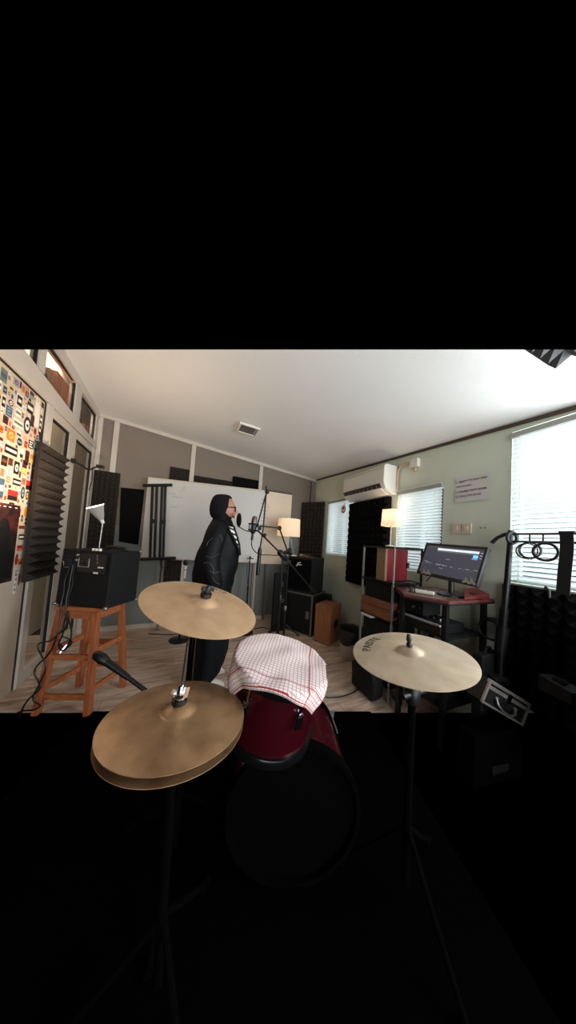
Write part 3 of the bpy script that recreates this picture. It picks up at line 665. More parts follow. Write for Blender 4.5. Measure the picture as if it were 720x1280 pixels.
# ------------------------------------------------------------------ bass amp on the stool
Pc = V((-.443, 1.935, SZ+.001)); e1 = V((-.835, .55, 0)).normalized()       # along the face seen from the front, to the left
e1 = (V((-.770, 2.13, 0))-V((-.443, 1.935, 0))).normalized(); e2 = V((-e1.y*-1, e1.x*-1, 0))
e2 = V((e1.y, -e1.x, 0)); 
if e2.y < 0: e2 = -e2
aw, ad, ah = .39, .27, .385
t = thing('bass_amplifier', 'black amplifier on the wooden stool with its rear control panel towards us', 'amplifier', Pc+e1*aw/2+e2*ad/2)
def ab(a, b, z, n=(0,)): return Pc+e1*a+e2*b+V((0, 0, z))
def abox(mb, a0, a1, b0, b1, z0, z1, sl=0):
    mb.hexa([ab(a0, b0, z0), ab(a1, b0, z0), ab(a1, b1, z0), ab(a0, b1, z0), ab(a0, b0+sl, z1), ab(a1, b0+sl, z1), ab(a1, b1, z1), ab(a0, b1, z1)]); return mb
mb = MB(); abox(mb, 0, aw, 0, ad, 0, ah, .015); mb.build('cabinet', M_tolex, t, bevel=.008)
mb = MB(); abox(mb, .03, aw-.02, -.004, .006, .235, .365, .012); mb.build('control_panel', mat('amp_panel', (22, 22, 25), .35), t, bevel=.002)
mb = MB()
for (a0, a1, z0, z1) in ((.155, .16, .27, .33), (.235, .24, .27, .33), (.16, .235, .27, .274)): abox(mb, a0, a1, -.004, .0, z0, z1)
mb.build('socket_frame', mat('amp_legend', (150, 140, 128), .4), t)
for a, z in ((.17, .30), (.19, .30), (.21, .30), (.25, .315), (.245, .35)):
    mb = MB(); mb.lathe([(.008, 0), (.008, .012), (.006, .016), (0, .016)], ab(a, .002, z), -e2, 12); mb.build('knob', M_steel if a > .24 else M_black, t, smooth=True)
mb = MB(); mb.tube([ab(.35, -.006, .30), ab(.335, -.01, .262), ab(.30, -.01, .262), ab(.285, -.006, .315)], .0035, 6); mb.build('vent_handle', M_chrome, t)
for z in (.28, .295, .31, .34):
    mb = MB(); abox(mb, .29, .345, -.005, -.001, z, z+.004); mb.build('vent_slot', mat('amp_slot', (60, 60, 64), .4), t)
mb = MB(); abox(mb, .045, .085, -.005, -.001, .272, .281); mb.build('white_label', M_white, t)
mb = MB(); abox(mb, .08, .115, -.005, -.001, .232, .244); mb.build('white_label', M_white, t)
for z, a in ((.30, .09), (.325, .093), (.345, .096)):
    mb = MB(); abox(mb, a, a+.006, -.004, 0, z, z+.015); mb.build('switch', M_steel, t)
for a, b in ((.0, .0), (.0, ad), (aw, 0)):
    mb = MB(); mb.sphere(ab(a, b, .006), .016, 10, 8, (1, 1, .9)); mb.build('corner_protector', M_steel, t, smooth=True)
mb = MB(); mb.sphere(ab(0, ad, ah-.006), .012, 10, 8); mb.build('corner_protector', M_steel, t, smooth=True)
for a in (.115, .14, .165):
    mb = MB(); mb.lathe([(.011, 0), (.010, .016), (0, .017)], ab(a, .03, ah), (0, 0, 1), 14); mb.build('top_knob', M_white, t, smooth=True)
mb = MB(); mb.tube([ab(.01, .13, ah+.002), ab(.02, .13, ah+.022), ab(.09, .13, ah+.028), ab(.16, .13, ah+.022), ab(.17, .13, ah+.002)], .014, 10); mb.build('carry_handle', M_black, t, smooth=True)
# cables hanging from the amplifier
t = thing('amplifier_cable', 'tangled black cables hanging from the amplifier down the left stool leg', 'cable', (-.74, 2.05, 0))
def wob(pts, amp, n=40, seed=0):
    out = []; k = len(pts)-1
    for i in range(n+1):
        f = i/n*k; a = int(min(f, k-1)); fr = f-a
        p0, p1, p2, p3 = [V(pts[max(0, min(k, a+j))]) for j in (-1, 0, 1, 2)]
        p = .5*((2*p1)+(-p0+p2)*fr+(2*p0-5*p1+4*p2-p3)*fr*fr+(-p0+3*p1-3*p2+p3)*fr**3)
        out.append(p+V(noise.noise_vector(p*9+V((seed, 0, 0))))*amp)
    return out
b0 = ab(.30, -.012, .28); b1 = ab(.26, -.012, .28)
for k, pts in enumerate(([b0, ab(.30, -.03, .05), (-.70, 2.0, .55), (-.74, 2.02, .40), (-.80, 2.02, .30), (-.76, 2.0, .2), (-.83, 2.03, .10), (-.86, 2.06, .008)],
                         [b1, ab(.26, -.03, .0), (-.66, 2.0, .6), (-.72, 2.01, .5), (-.80, 2.04, .46), (-.74, 2.0, .33), (-.78, 2.0, .15), (-.74, 2.0, .10), (-.82, 2.04, .05), (-.9, 2.1, .01)],
                         [b1, ab(.255, -.02, -.02), (-.63, 2.0, .52), (-.66, 2.02, .42), (-.70, 2.04, .46), (-.67, 2.0, .6)],
                         [(-.70, 2.03, .46), (-.67, 2.05, .42), (-.64, 2.06, .46), (-.68, 2.03, .5)])):
    mb = MB(); mb.tube(wob(pts, .012, 50, k*3.3), .005, 7); mb.build('cable_run', M_black, t, smooth=True)
mb = MB(); mb.tube([(-.685, 2.03, .40), (-.66, 2.045, .445)], .008, 8); mb.build('jack_plug', M_chrome, t, smooth=True)

# lamp with metal reflector on the amplifier
lp = V((-.568, 2.15, SZ+.001+ah+.001))
t = thing('desk_lamp', 'metal reflector lamp glowing upwards on a thin pole behind the amplifier', 'lamp', lp)
mb = MB(); mb.lathe([(.03, 0), (.03, .010), (.01, .014), (0, .014)], lp, (0, 0, 1), 20); mb.build('base', M_black, t, smooth=True)
neck = V((-.562, 2.15, 1.286)); ldir = V((-.38, -.24, .89)).normalized()
mb = MB(); mb.tube([lp+V((0, 0, .01)), neck], .005, 8); mb.build('pole', M_steel, t, smooth=True)
mb = MB(); mb.lathe([(.011, -.008), (.014, .022)], neck, ldir, 16); mb.build('socket', M_white, t, smooth=True)
mb = MB(); mb.lathe([(.014, .020), (.026, .05), (.040, .09), (.054, .125), (.056, .125), (.042, .09), (.028, .05), (.016, .020)], neck, ldir, 28, cap=False); mb.build('reflector', mat('lamp_reflector', (200, 190, 180), .3, metal=.4), t, smooth=True)
mb = MB(); mb.sphere(neck+ldir*.085, .022, 14, 10); mb.build('bulb', mat('bulb_warm', (255, 244, 226), .4, emit=(255, 236, 208), es=12), t, smooth=True)
point('desk_lamp_glow', neck+ldir*.118, 24, (1.0, .72, .48), .03)

# black clip arm on the far left post
t = thing('clip_arm', 'black bent clip-on arm fixed to the left wall post above the foam corner', 'clamp arm', (XL+.02, 2.95, 1.8))
mb = MB(); mb.tube(wob([(XL+.01, 2.93, 1.885), (XL+.06, 2.98, 1.87), (XL+.10, 3.06, 1.85), (XL+.14, 3.12, 1.90), (XL+.19, 3.14, 1.91)], .004, 24), .009, 8); mb.build('gooseneck', M_black, t, smooth=True)
mb = MB(); mb.span((XL+.002, 2.91, 1.865), (XL+.035, 2.95, 1.905)); mb.build('clamp', M_black, t, bevel=.004)
mb = MB(); mb.tube(wob([(XL+.12, 3.10, 1.88), (XL+.12, 3.12, 1.75), (XL+.11, 3.10, 1.64)], .006, 18), .004, 6); mb.build('hanging_cord', M_black, t, smooth=True)
mb = MB(); mb.span((XL+.14, 3.11, 1.90), (XL+.21, 3.15, 1.93)); mb.build('head', M_black, t, bevel=.006)

# ------------------------------------------------------------------ singer
def singer():
    base = V((.30, 2.13, 0)); hd = math.radians(-10)
    Mx = Matrix.Translation(base) @ Matrix.Rotation(hd, 4, 'Z')
    root = bpy.data.objects.new('person', None); COL.objects.link(root); root.location = base; root.rotation_euler = (0, 0, hd)
    tag(root, 'person in black headscarf, glasses and dark jacket singing towards the microphone', 'person')
    I = Matrix.Identity(4)
    def part(mb, name, m, parent=root, **k):
        o = mb.build(name, m, None, **k); o.parent = parent; return o
    skin = mat('skin', (172, 118, 96), .55, var=.05, scale=12)
    # skeleton -> one continuous surface
    J = {'pel': (-.03, 0, .86, .12), 'sp': (-.03, 0, 1.05, .115), 'ch': (-.02, 0, 1.25, .12), 'nk': (-.012, 0, 1.365, .05), 'hd0': (.002, 0, 1.43, .055)}
    ed = [('pel', 'sp'), ('sp', 'ch'), ('ch', 'nk'), ('nk', 'hd0')]
    for s, y in (('l', 1), ('r', -1)):
        J['sh'+s] = (-.02, .155*y, 1.30, .055); J['el'+s] = (-.06, .215*y, 1.03, .043); J['wr'+s] = (-.01, .205*y, .80, .029)
        J['hp'+s] = (-.02, .085*y, .82, .085); J['kn'+s] = (.0, .09*y, .46, .058); J['an'+s] = (-.03, .09*y, .09, .04); J['to'+s] = (.09, .10*y, .045, .035)
        ed += [('ch', 'sh'+s), ('sh'+s, 'el'+s), ('el'+s, 'wr'+s), ('pel', 'hp'+s), ('hp'+s, 'kn'+s), ('kn'+s, 'an'+s), ('an'+s, 'to'+s)]
    names = list(J); me = bpy.data.meshes.new('sk'); me.from_pydata([J[n][:3] for n in names], [(names.index(a), names.index(b)) for a, b in ed], [])
    o = bpy.data.objects.new('sk', me); COL.objects.link(o)
    sk = o.modifiers.new('s', 'SKIN'); sk.use_smooth_shade = True
    for i, n in enumerate(names): me.skin_vertices[0].data[i].radius = (J[n][3], J[n][3]); me.skin_vertices[0].data[i].use_root = (n == 'pel')
    ss = o.modifiers.new('u', 'SUBSURF'); ss.levels = 2; ss.render_levels = 2
    dg = bpy.context.evaluated_depsgraph_get(); bmm = bpy.data.meshes.new_from_object(o.evaluated_get(dg))
    mb = MB(); mb.bm.from_mesh(bmm); bpy.data.objects.remove(o)
    # head with a face, facing +x
    hc = V((.008, 0, 1.487))
    def hp(u, v):
        th = 2*PI*u; ph = PI*min(max(v, .001), .999)
        d = V((math.sin(ph)*math.cos(th), math.sin(ph)*math.sin(th), math.cos(ph)))
        p = V((d.x*.098, d.y*.074, d.z*.118))
        f = max(0, d.x)
        if d.z < 0: p.y *= 1-.28*(-d.z); p.x *= 1-.05*(-d.z)                       # narrower jaw
        g = lambda y0, z0, sy, sz: math.exp(-((p.y-y0)/sy)**2-((p.z-z0)/sz)**2)*(1 if d.x > 0 else 0)
        p.x += .024*g(0, -.022, .011, .016)+.012*g(0, .005, .010, .02)               # nose
        p.x += .006*g(0, -.056, .02, .006)+.005*g(0, -.068, .018, .006)-.003*g(0, -.0615, .02, .003)   # lips
        p.x += .010*g(0, -.098, .022, .014)                                         # chin
        p.x -= .011*(g(.03, .006, .016, .011)+g(-.03, .006, .016, .011))            # eye sockets
        p.x += .006*(g(.03, .026, .022, .007)+g(-.03, .026, .022, .007))            # brow
        p.x += .006*(g(.042, -.03, .02, .02)+g(-.042, -.03, .02, .02))              # cheeks
        return hc+p
    mb.grid(hp, 64, 48, True)
    for y in (1, -1): mb.sphere(hc+V((-.005, .068*y, -.005)), .024, 10, 8, (.6, .3, 1.2))
    # hands: palm, four fingers and a thumb, gently curled
    for y in (1, -1):
        w_ = V((-.01, .205*y, .80)); d = V((.35, -.02*y, -.94)).normalized(); sx = V((.94, 0, .35)); sy = V((0, y, 0))
        mb.tube([w_-d*.02, w_+d*.03, w_+d*.075, w_+d*.09], [.024, .032, .034, .026], 10)
        for k, (off, ln) in enumerate(((.026, .066), (.009, .075), (-.009, .070), (-.025, .054))):
            a = w_+d*.078+sx*off; curl = -sy
            mb.tube([a, a+d*ln*.45+curl*.006, a+d*ln*.8+curl*.02, a+d*ln*.95+curl*.034], [.0095, .009, .008, .006], 8)
        a = w_+d*.03+sx*.03; mb.tube([a-sx*.012, a+d*.025+sx*.014-sy*.006, a+d*.055+sx*.016-sy*.014, a+d*.07+sx*.012-sy*.02], [.012, .0115, .0095, .007], 8)
    me = bpy.data.meshes.new('body'); bmesh.ops.recalc_face_normals(mb.bm, faces=mb.bm.faces[:]); mb.bm.to_mesh(me); mb.bm.free()
    o = bpy.data.objects.new('body', me); COL.objects.link(o)
    rm = o.modifiers.new('r', 'REMESH'); rm.mode = 'VOXEL'; rm.voxel_size = .0042; rm.use_smooth_shade = True
    dg = bpy.context.evaluated_depsgraph_get(); fin = bpy.data.meshes.new_from_object(o.evaluated_get(dg)); o.modifiers.clear(); o.data = fin; fin.name = 'body'
    bm = bmesh.new(); bm.from_mesh(fin); seen = set(); isl = []          # keep the one continuous outer surface
    for v in bm.verts:
        if v in seen: continue
        st_ = [v]; seen.add(v); cur_ = []
        while st_:
            a = st_.pop(); cur_.append(a)
            for e in a.link_edges:
                b_ = e.other_vert(a)
                if b_ not in seen: seen.add(b_); st_.append(b_)
        isl.append(cur_)
    isl.sort(key=len); bmesh.ops.delete(bm, geom=[v for k in isl[:-1] for v in k], context='VERTS'); bm.to_mesh(fin); bm.free()
    fin.materials.clear(); fin.materials.append(skin); o.parent = root
    fin.polygons.foreach_set('use_smooth', [True]*len(fin.polygons))
    body = o
    eye = mat('eye_white', (225, 220, 212), .3); iris = mat('eye_dark', (30, 20, 16), .2)
    for y in (1, -1):
        mb = MB(); mb.sphere(hc+V((.072, .03*y, .006)), .0125, 14, 10); e = part(mb, 'eye', eye, smooth=True)
        mb = MB(); mb.sphere(hc+V((.0825, .03*y, .006)), .0052, 10, 8, (.5, 1, 1)); part(mb, 'iris', iris, e, smooth=True)
        mb = MB(); mb.tube([hc+V((.088, .012*y, .024)), hc+V((.090, .026*y, .030)), hc+V((.080, .046*y, .026))], [.002, .003, .0015], 6); part(mb, 'eyebrow', iris, smooth=True)
    mb = MB(); mb.sphere(hc+V((.0905, 0, -.0615)), .017, 12, 8, (.28, 1, .42)); part(mb, 'lips', mat('lips', (134, 62, 58), .4), smooth=True)
    # headscarf: hood round the face, bun at the back, drape on the shoulders
    scarf = mat('black_headscarf', (15, 14, 16), .85, bump=.4, bscale=40, spec=.2)
    mb = MB()
    def hood(u, v):
        th = 2*PI*u                                       # round the face opening; v from opening back to the nape
        a = V((.030,   .073*math.cos(th), .010+.094*math.sin(th)))         # opening rim
        if math.sin(th) > 0: a.x += .004+.006*math.sin(th)
        else: a.x -= .026*(-math.sin(th)); a.z -= .008*(-math.sin(th))
        ang = v*PI/2
        b = V((-.122, 0, -.005))
        k = math.cos(ang); s_ = math.sin(ang)
        bulge = 1+.40*math.sin(v*PI)**.8*(.8+.2*abs(math.cos(th)))
        x = a.x+(b.x-a.x)*s_**1.15
        p = V((x, a.y*k**.55*bulge, a.z*k**.5*bulge+b.z*s_+.012*math.sin(v*PI)))
        p += V(noise.noise_vector(p*22))*.004*min(1, v*5)
        return hc+p
    mb.grid(hood, 56, 18, True)
    part(mb, 'headscarf', scarf, smooth=60, normals=False)
    ob = root.children[-1]; sd = ob.modifiers.new('t', 'SOLIDIFY'); sd.thickness = .004; sd.offset = 1
    mb = MB(); mb.sphere(hc+V((.0, 0, .105)), .045, 16, 10, (1.35, 1.0, .62)); part(mb, 'scarf_bun', scarf, ob, smooth=True)
    mb = MB()
    def drape(u, v):
        th = 2*PI*u; rr = .072+.058*v**1.1; z = 1.455-.155*v-.035*math.cos(th)*(1-v)-.01*math.cos(th)
        p = V((.018+rr*.80*math.cos(th)-.03*v, rr*1.0*math.sin(th), z)); return p+V(noise.noise_vector(p*18))*.008
    mb.grid(drape, 40, 10, True); part(mb, 'scarf_drape', scarf, ob, smooth=60, normals=False)
    # glasses
    gl = mat('black_spectacle', (14, 12, 12), .3); first = None
    for y in (1, -1):
        mb = MB(); c = hc+V((.103-.004, .032*y, .004))
        pts = [c+V((-.004*abs(math.sin(0))-.012*((.024*math.cos(a)*y+0)/.024*.5 if False else 0), .0245*math.cos(a), .021*math.sin(a))) for a in [2*PI*i/28 for i in range(29)]]
        mb.tube(pts, .0042, 7, cap=False)
        mb.tube([c+V((0, .024*y, .008)), c+V((-.03, .045*y, .010)), c+V((-.10, .048*y, .008))], .0036, 6)
        if first is None: mb.tube([c+V((0, -.024*y, .004)), c+V((.004, -.032*y, .007)), c+V((0, -.040*y, .004))], .002, 6)
        g_ = part(mb, 'glasses', gl, smooth=True); first = g_
        mb = MB(); mb.lathe([(.0, 0), (.022, 0), (.022, .001), (0, .001)], c, (1, 0, 0), 20); part(mb, 'lens', glass_mat('lens_glass_%d' % y, (.9, .9, .9), .12, .05), g_)
    # jacket: loft from collar to hem
    jk = mat('black_jacket', (8, 9, 12), .62, bump=.9, bscale=16, spec=.2)
    RJ = [(1.405, -.060, .072, .075), (1.375, -.085, .090, .11), (1.335, -.105, .105, .165), (1.29, -.118, .122, .195), (1.25, -.132, .138, .208), (1.18, -.155, .158, .212), (1.10, -.175, .172, .215), (1.02, -.192, .168, .218), (.95, -.202, .150, .22), (.87, -.205, .138, .222), (.80, -.202, .132, .222)]
    def jp(th, z, off=0.0):
        z = min(max(z, .80), 1.405)
        for A, B in zip(RJ, RJ[1:]):
            if A[0] >= z >= B[0]:
                f = (A[0]-z)/(A[0]-B[0]); xb, xf, yw = [A[i]+(B[i]-A[i])*f for i in (1, 2, 3)]; break
        cx = (xb+xf)/2; rx = (xf-xb)/2+off; ry = yw+off
        c_, s_ = math.cos(th), math.sin(th); e = .82
        p = V((cx+rx*math.copysign(abs(c_)**e, c_), ry*math.copysign(abs(s_)**e, s_), z))
        w_ = .010*math.sin(th*5+z*16)*min(1, (1.38-z)*5) if z < 1.38 else 0
        return p+V((c_, s_, 0))*w_*.5+V(noise.noise_vector(p*11))*.008
    mb = MB(); mb.grid(lambda u, v: jp(2*PI*u, 1.405-.605*v), 64, 40, True)
    jo = part(mb, 'jacket', jk, smooth=70, normals=False); sd = jo.modifiers.new('t', 'SOLIDIFY'); sd.thickness = .006; sd.offset = 1
    for y in (1, -1):
        mb = MB(); pts = [(-.02, .13*y, 1.315), (-.035, .185*y, 1.24), (-.06, .222*y, 1.10), (-.055, .232*y, 1.0), (-.03, .228*y, .90), (-.008, .215*y, .79)]
        mb.tube(wob(pts, .006, 26, 5+y), [.075, .082, .084, .084, .084, .084, .084, .083, .082, .082, .081, .08, .079, .078, .078, .077, .076, .075, .074, .073, .072, .07, .068, .066, .062, .058, .055], 18); part(mb, 'sleeve', jk, jo, smooth=True)
    # pale crease lines printed along the sleeve and side
    ln_ = mat('jacket_piping', (70, 72, 80), .5)
    cxs = [(1.315, -.02), (1.24, -.035), (1.10, -.06), (1.0, -.055), (.90, -.03), (.79, -.008)]
    def sleeve(x, z):
        for A, B in zip(cxs, cxs[1:]):
            if A[0] >= z >= B[0]: cx = A[1]+(B[1]-A[1])*(A[0]-z)/(A[0]-B[0]); break
        return V((x, -.228-math.sqrt(max(.0004, .082**2-(x-cx)**2)), z))
    for pts in ([(-.09, 1.16), (-.075, 1.20), (-.045, 1.225)], [(.0, 1.25), (.018, 1.23), (.02, 1.20)], [(-.085, 1.085), (-.04, 1.08), (.01, 1.11)], [(-.10, 1.03), (-.06, 1.035), (-.03, 1.00), (-.02, .95)], [(-.05, .975), (-.015, .96), (.02, .97)], [(-.03, .93), (.0, .89), (.03, .875)]):
        mb = MB(); mb.tube(wob([sleeve(*q_) for q_ in pts], 0, 16), .0022, 5); part(mb, 'piping_line', ln_, jo, smooth=True)
    # striped shirt in the jacket opening
    st = mat('striped_shirt', (225, 222, 218), .8); nt, N, L, b = nodes_of(st)
    tc = N.new('ShaderNodeTexCoord'); sp_ = N.new('ShaderNodeSeparateXYZ'); mt = N.new('ShaderNodeMath'); mt.operation = 'MULTIPLY'; mt.inputs[1].default_value = 1/.036
    fr = N.new('ShaderNodeMath'); fr.operation = 'FRACT'; gt = N.new('ShaderNodeMath'); gt.operation = 'GREATER_THAN'; gt.inputs[1].default_value = .45
    mxx = N.new('ShaderNodeMix'); mxx.data_type = 'RGBA'; mxx.inputs[6].default_value = (*lin((22, 22, 26)), 1); mxx.inputs[7].default_value = (*lin((228, 226, 222)), 1)
    ad_ = N.new('ShaderNodeMath'); ad_.operation = 'MULTIPLY_ADD'; ad_.inputs[1].default_value = .35
    L.new(tc.outputs['Object'], sp_.inputs[0]); L.new(sp_.outputs['X'], ad_.inputs[0]); L.new(sp_.outputs['Z'], ad_.inputs[2]); L.new(ad_.outputs[0], mt.inputs[0]); L.new(mt.outputs[0], fr.inputs[0]); L.new(fr.outputs[0], gt.inputs[0]); L.new(gt.outputs[0], mxx.inputs[0]); L.new(mxx.outputs[2], b.inputs['Base Color'])
    mb = MB()
    def shp(u, v):
        z = 1.325-.225*v
        a0 = -1.22+.75*v**.9; a1 = -.60+.18*v
        return jp(a0+(a1-a0)*u, z, .011)
    mb.grid(shp, 14, 24); part(mb, 'striped_shirt', st, jo, smooth=60, normals=False)
    for k, f_ in enumerate((lambda v: -1.22+.75*v**.9, lambda v: -.60+.18*v)):
        mb = MB(); mb.tube([jp(f_(i/14)+(-.05 if k == 0 else .05), 1.335-.245*i/14, .012) for i in range(15)], .012, 8); part(mb, 'lapel', jk, jo, smooth=True)
    # wide black trousers
    tr = mat('black_trousers', (16, 17, 22), .85, bump=.3, bscale=25, spec=.2)
    mb = MB()
    RT = [(.95, -.15, .11, .17), (.80, -.165, .125, .185), (.60, -.16, .125, .19), (.40, -.155, .13, .19), (.25, -.155, .125, .19), (.12, -.16, .095, .185), (.035, -.165, .02, .175)]
    def tp(u, v):
        th = 2*PI*u; z = .95-.915*v
        for A, B in zip(RT, RT[1:]):
            if A[0] >= z >= B[0]-1e-6:
                f = (A[0]-z)/(A[0]-B[0]); xb, xf, yw = [A[i]+(B[i]-A[i])*f for i in (1, 2, 3)]; break
        c_, s_ = math.cos(th), math.sin(th)
        p = V(((xb+xf)/2+(xf-xb)/2*c_, yw*s_, z)); k = min(1, v*1.5)
        return p+V((c_, s_, 0))*(.010*math.sin(th*7+.6*math.sin(z*6)))*k
    mb.grid(tp, 56, 30, True); to = part(mb, 'trousers', tr, smooth=70, normals=False); sd = to.modifiers.new('t', 'SOLIDIFY'); sd.thickness = .004
    sh = mat('white_shoe', (200, 190, 180), .5)
    for y in (1, -1):
        mb = MB(); g = lambda u, v: V((-.03+.155*math.cos(2*PI*u)*math.sin(PI*v*.5)*(1 if math.cos(2*PI*u) > 0 else .6), .10*y+.048*math.sin(2*PI*u)*math.sin(PI*v*.5)*(1-.25*max(0, math.cos(2*PI*u))), .085*math.cos(PI*v*.5)**.7*(1-.35*max(0, math.cos(2*PI*u)*math.sin(PI*v*.5)))))
        mb.grid(g, 28, 10, True); mb.lathe([(.001, 0), (.001, .001)], (-.03, .1*y, .002), n=6); part(mb, 'shoe', sh, smooth=True)
singer()

# ------------------------------------------------------------------ microphone stands
def tripod(t, base, r, h, hub, m=M_blackm, a0=.3, n=3, angs=None):
    base = V(base)
    for k in range(n):
        a = angs[k] if angs else a0+2*PI*k/n; d = V((math.cos(a), math.sin(a), 0))
        mb = MB(); mb.tube([base+V((0, 0, hub)), base+d*r*.55+V((0, 0, hub*.45)), base+d*r+V((0, 0, .012))], [.009, .009, .008], 8)
        leg = mb.build('leg', m, t, smooth=True); fm = M_kit if m.name == 'matte_black_hardware' else M_black
        mb = MB(); mb.tube([base+d*(r-.03)+V((0, 0, .018)), base+d*(r+.012)+V((0, 0, .009))], .012, 8); mb.build('rubber_foot', fm, leg, smooth=True)
# main boom stand
cl = V((.98, 2.30, 1.085)); bs = V((.985, 2.30, 0)); E_ = V((1.445, 2.33, .655)); Mi = V((.571, 2.02, 1.349))
t = thing('boom_microphone_stand', 'black boom microphone stand with a long diagonal arm in front of the road case', 'microphone stand', bs)
mb = MB(); mb.tube([bs+V((0, 0, .05)), bs+V((0, 0, .62))], .014, 12); mb.build('lower_pole', M_blackm, t, smooth=True)
mb = MB(); mb.tube([bs+V((0, 0, .6)), cl], .0095, 10); mb.build('upper_pole', M_blackm, t, smooth=True)
mb = MB(); mb.lathe([(.02, 0), (.024, .02), (.024, .06), (.014, .09)], bs+V((0, 0, .58)), (0, 0, 1), 14); mb.build('height_clutch', M_black, t, smooth=True)
mb = MB(); mb.tube([Mi+V((.03, .01, -.03)), cl, E_], .0085, 10); mb.build('boom_arm', mat('dark_steel', (52, 50, 50), .35, metal=.6), t, smooth=True)
dB = (E_-cl).normalized()
mb = MB(); mb.tube([cl-dB*.07, cl-dB*.05, cl+dB*.05, cl+dB*.07], [.018, .034, .034, .018], 12); mb.build('boom_clutch', M_black, t, smooth=True)
mb = MB(); mb.tube([cl+V((.0, -.03, .03)), cl+V((.07, -.05, .075))], [.014, .02], 10); mb.build('wing_knob', M_black, t, smooth=True)
mb = MB(); mb.tube([E_-dB*.13, E_], .014, 10); mb.build('counterweight', M_black, t, smooth=True)
tripod(t, bs, .24, 0, .26)
# tall arm crossing it, folded down, with a thick sleeve
T0, T1, T2 = V((.74, 2.28, 1.755)), V((.715, 2.28, 1.13)), V((.71, 2.28, .875))
mb = MB(); mb.tube([T0+V((-.004, 0, .04)), T0+V((0, 0, -.01)), V((.735, 2.28, 1.35)), T1], .008, 10); mb.build('vertical_tube', M_blackm, t, smooth=True)
mb = MB(); mb.tube([T1+V((0, 0, .03)), T1, T2], [.012, .02, .02], 12); mb.build('sleeve_grip', M_black, t, smooth=True)
mb = MB(); mb.tube([T0+V((.0, -.01, -.02)), Mi+V((.02, .0, .0))], .007, 8); mb.build('fold_tube', M_blackm, t, smooth=True)
mb = MB(); mb.sphere(T0+V((.005, -.01, -.02)), .024, 12, 8); mb.build('elbow_knob', M_black, t, smooth=True)
mb = MB(); mb.sphere(V((.745, 2.25, 1.285)), .02, 12, 8); mb.build('elbow_knob', M_black, t, smooth=True)
# microphone with shock mount and pop filter
t = thing('studio_microphone', 'silver and black studio microphone in a shock mount facing the singer', 'microphone', (Mi.x, Mi.y, Mi.z-.1))
mc = Mi+V((-.01, 0, .02))
mb = MB(); mb.lathe([(.0, .075), (.016, .072), (.024, .06), (.026, .03), (.026, -.005)], mc, (.06, 0, 1), 20); mb.build('grille_head', mat('mic_mesh', (120, 112, 106), .35, metal=.8, bump=.5, bscale=400), t, smooth=True)
mb = MB(); mb.lathe([(.026, -.005), (.026, -.06), (.02, -.075), (.012, -.085), (0, -.085)], mc, (.06, 0, 1), 20); mb.build('microphone_body', M_black, t, smooth=True)
for z in (-.055, .0):
    mb = MB(); mb.torus(mc+V((0, 0, z)), (.06, 0, 1), .045, .0055, 30, 7); mb.build('shock_mount_ring', M_black, t, smooth=True)
for k in range(4):
    a = PI/4+k*PI/2; d = V((math.cos(a), math.sin(a), 0))*.045
    mb = MB(); mb.tube([mc+d+V((0, 0, -.06)), mc+d+V((0, 0, .005))], .0045, 6); mb.build('mount_strut', M_black, t)
mb = MB(); mb.sphere(mc+V((.055, 0, -.03)), .02, 12, 8); mb.build('swivel', M_black, t, smooth=True)
mb = MB(); mb.lathe([(.011, 0), (.011, -.05), (.006, -.06)], mc+V((-.005, 0, -.085)), (.06, 0, 1), 12); mb.build('cable_plug', M_black, t, smooth=True)
t = thing('pop_filter', 'round black pop filter disc between the singer and the microphone', 'pop filter', (.46, 2.02, 1.3))
pc = V((.424, 2.015, 1.394)); pn = V((.97, .10, .05)).normalized()
mb = MB(); mb.torus(pc, pn, .057, .005, 32, 8); mb.build('hoop', M_black, t, smooth=True)
mb = MB(); mb.lathe([(0, -.002), (.056, -.002), (.056, .002), (0, .002)], pc, pn, 32); mb.build('screen', mat('pop_screen', (26, 28, 28), .9), t)
mb = MB(); mb.tube(wob([pc+V((.0, 0, -.057)), (.45, 2.015, 1.325), (.50, 2.02, 1.305), (.555, 2.02, 1.30)], .002, 16), .0045, 8); mb.build('gooseneck', M_black, t, smooth=True)
t = one(MB().tube(wob([mc+V((-.01, 0, -.14)), (.56, 2.03, 1.17), (.63, 2.08, 1.11), (.78, 2.18, 1.09), (.93, 2.28, 1.085)], .003, 36), .0045, 8), 'microphone_cable', M_black, 'thin black cable looping from the studio microphone to the boom clutch', 'cable', smooth=True)
# desk arm clamped behind
t = thing('scissor_arm', 'black two-section scissor arm reaching from the stacked amplifier to the microphone', 'scissor arm', (1.27, 2.86, 1.05))
k0, k1, k2 = V((1.275, 2.83, 1.10)), V((1.05, 2.62, 1.395)), V((.63, 2.04, 1.36))
mb = MB(); mb.tube([k0, k1], .0095, 10); mb.build('lower_arm', M_blackm, t, smooth=True)
mb = MB(); mb.tube([k1, k2], .0085, 10); mb.build('upper_arm', M_blackm, t, smooth=True)
mb = MB(); mb.sphere(k1, .028, 14, 10, (1, .7, 1)); mb.build('elbow_joint', M_black, t, smooth=True)
mb = MB(); mb.sphere(k0, .036, 14, 10); mb.tube([k0, k0+V((.08, .06, -.03))], .02, 10); mb.build('clamp', M_black, t, smooth=True)
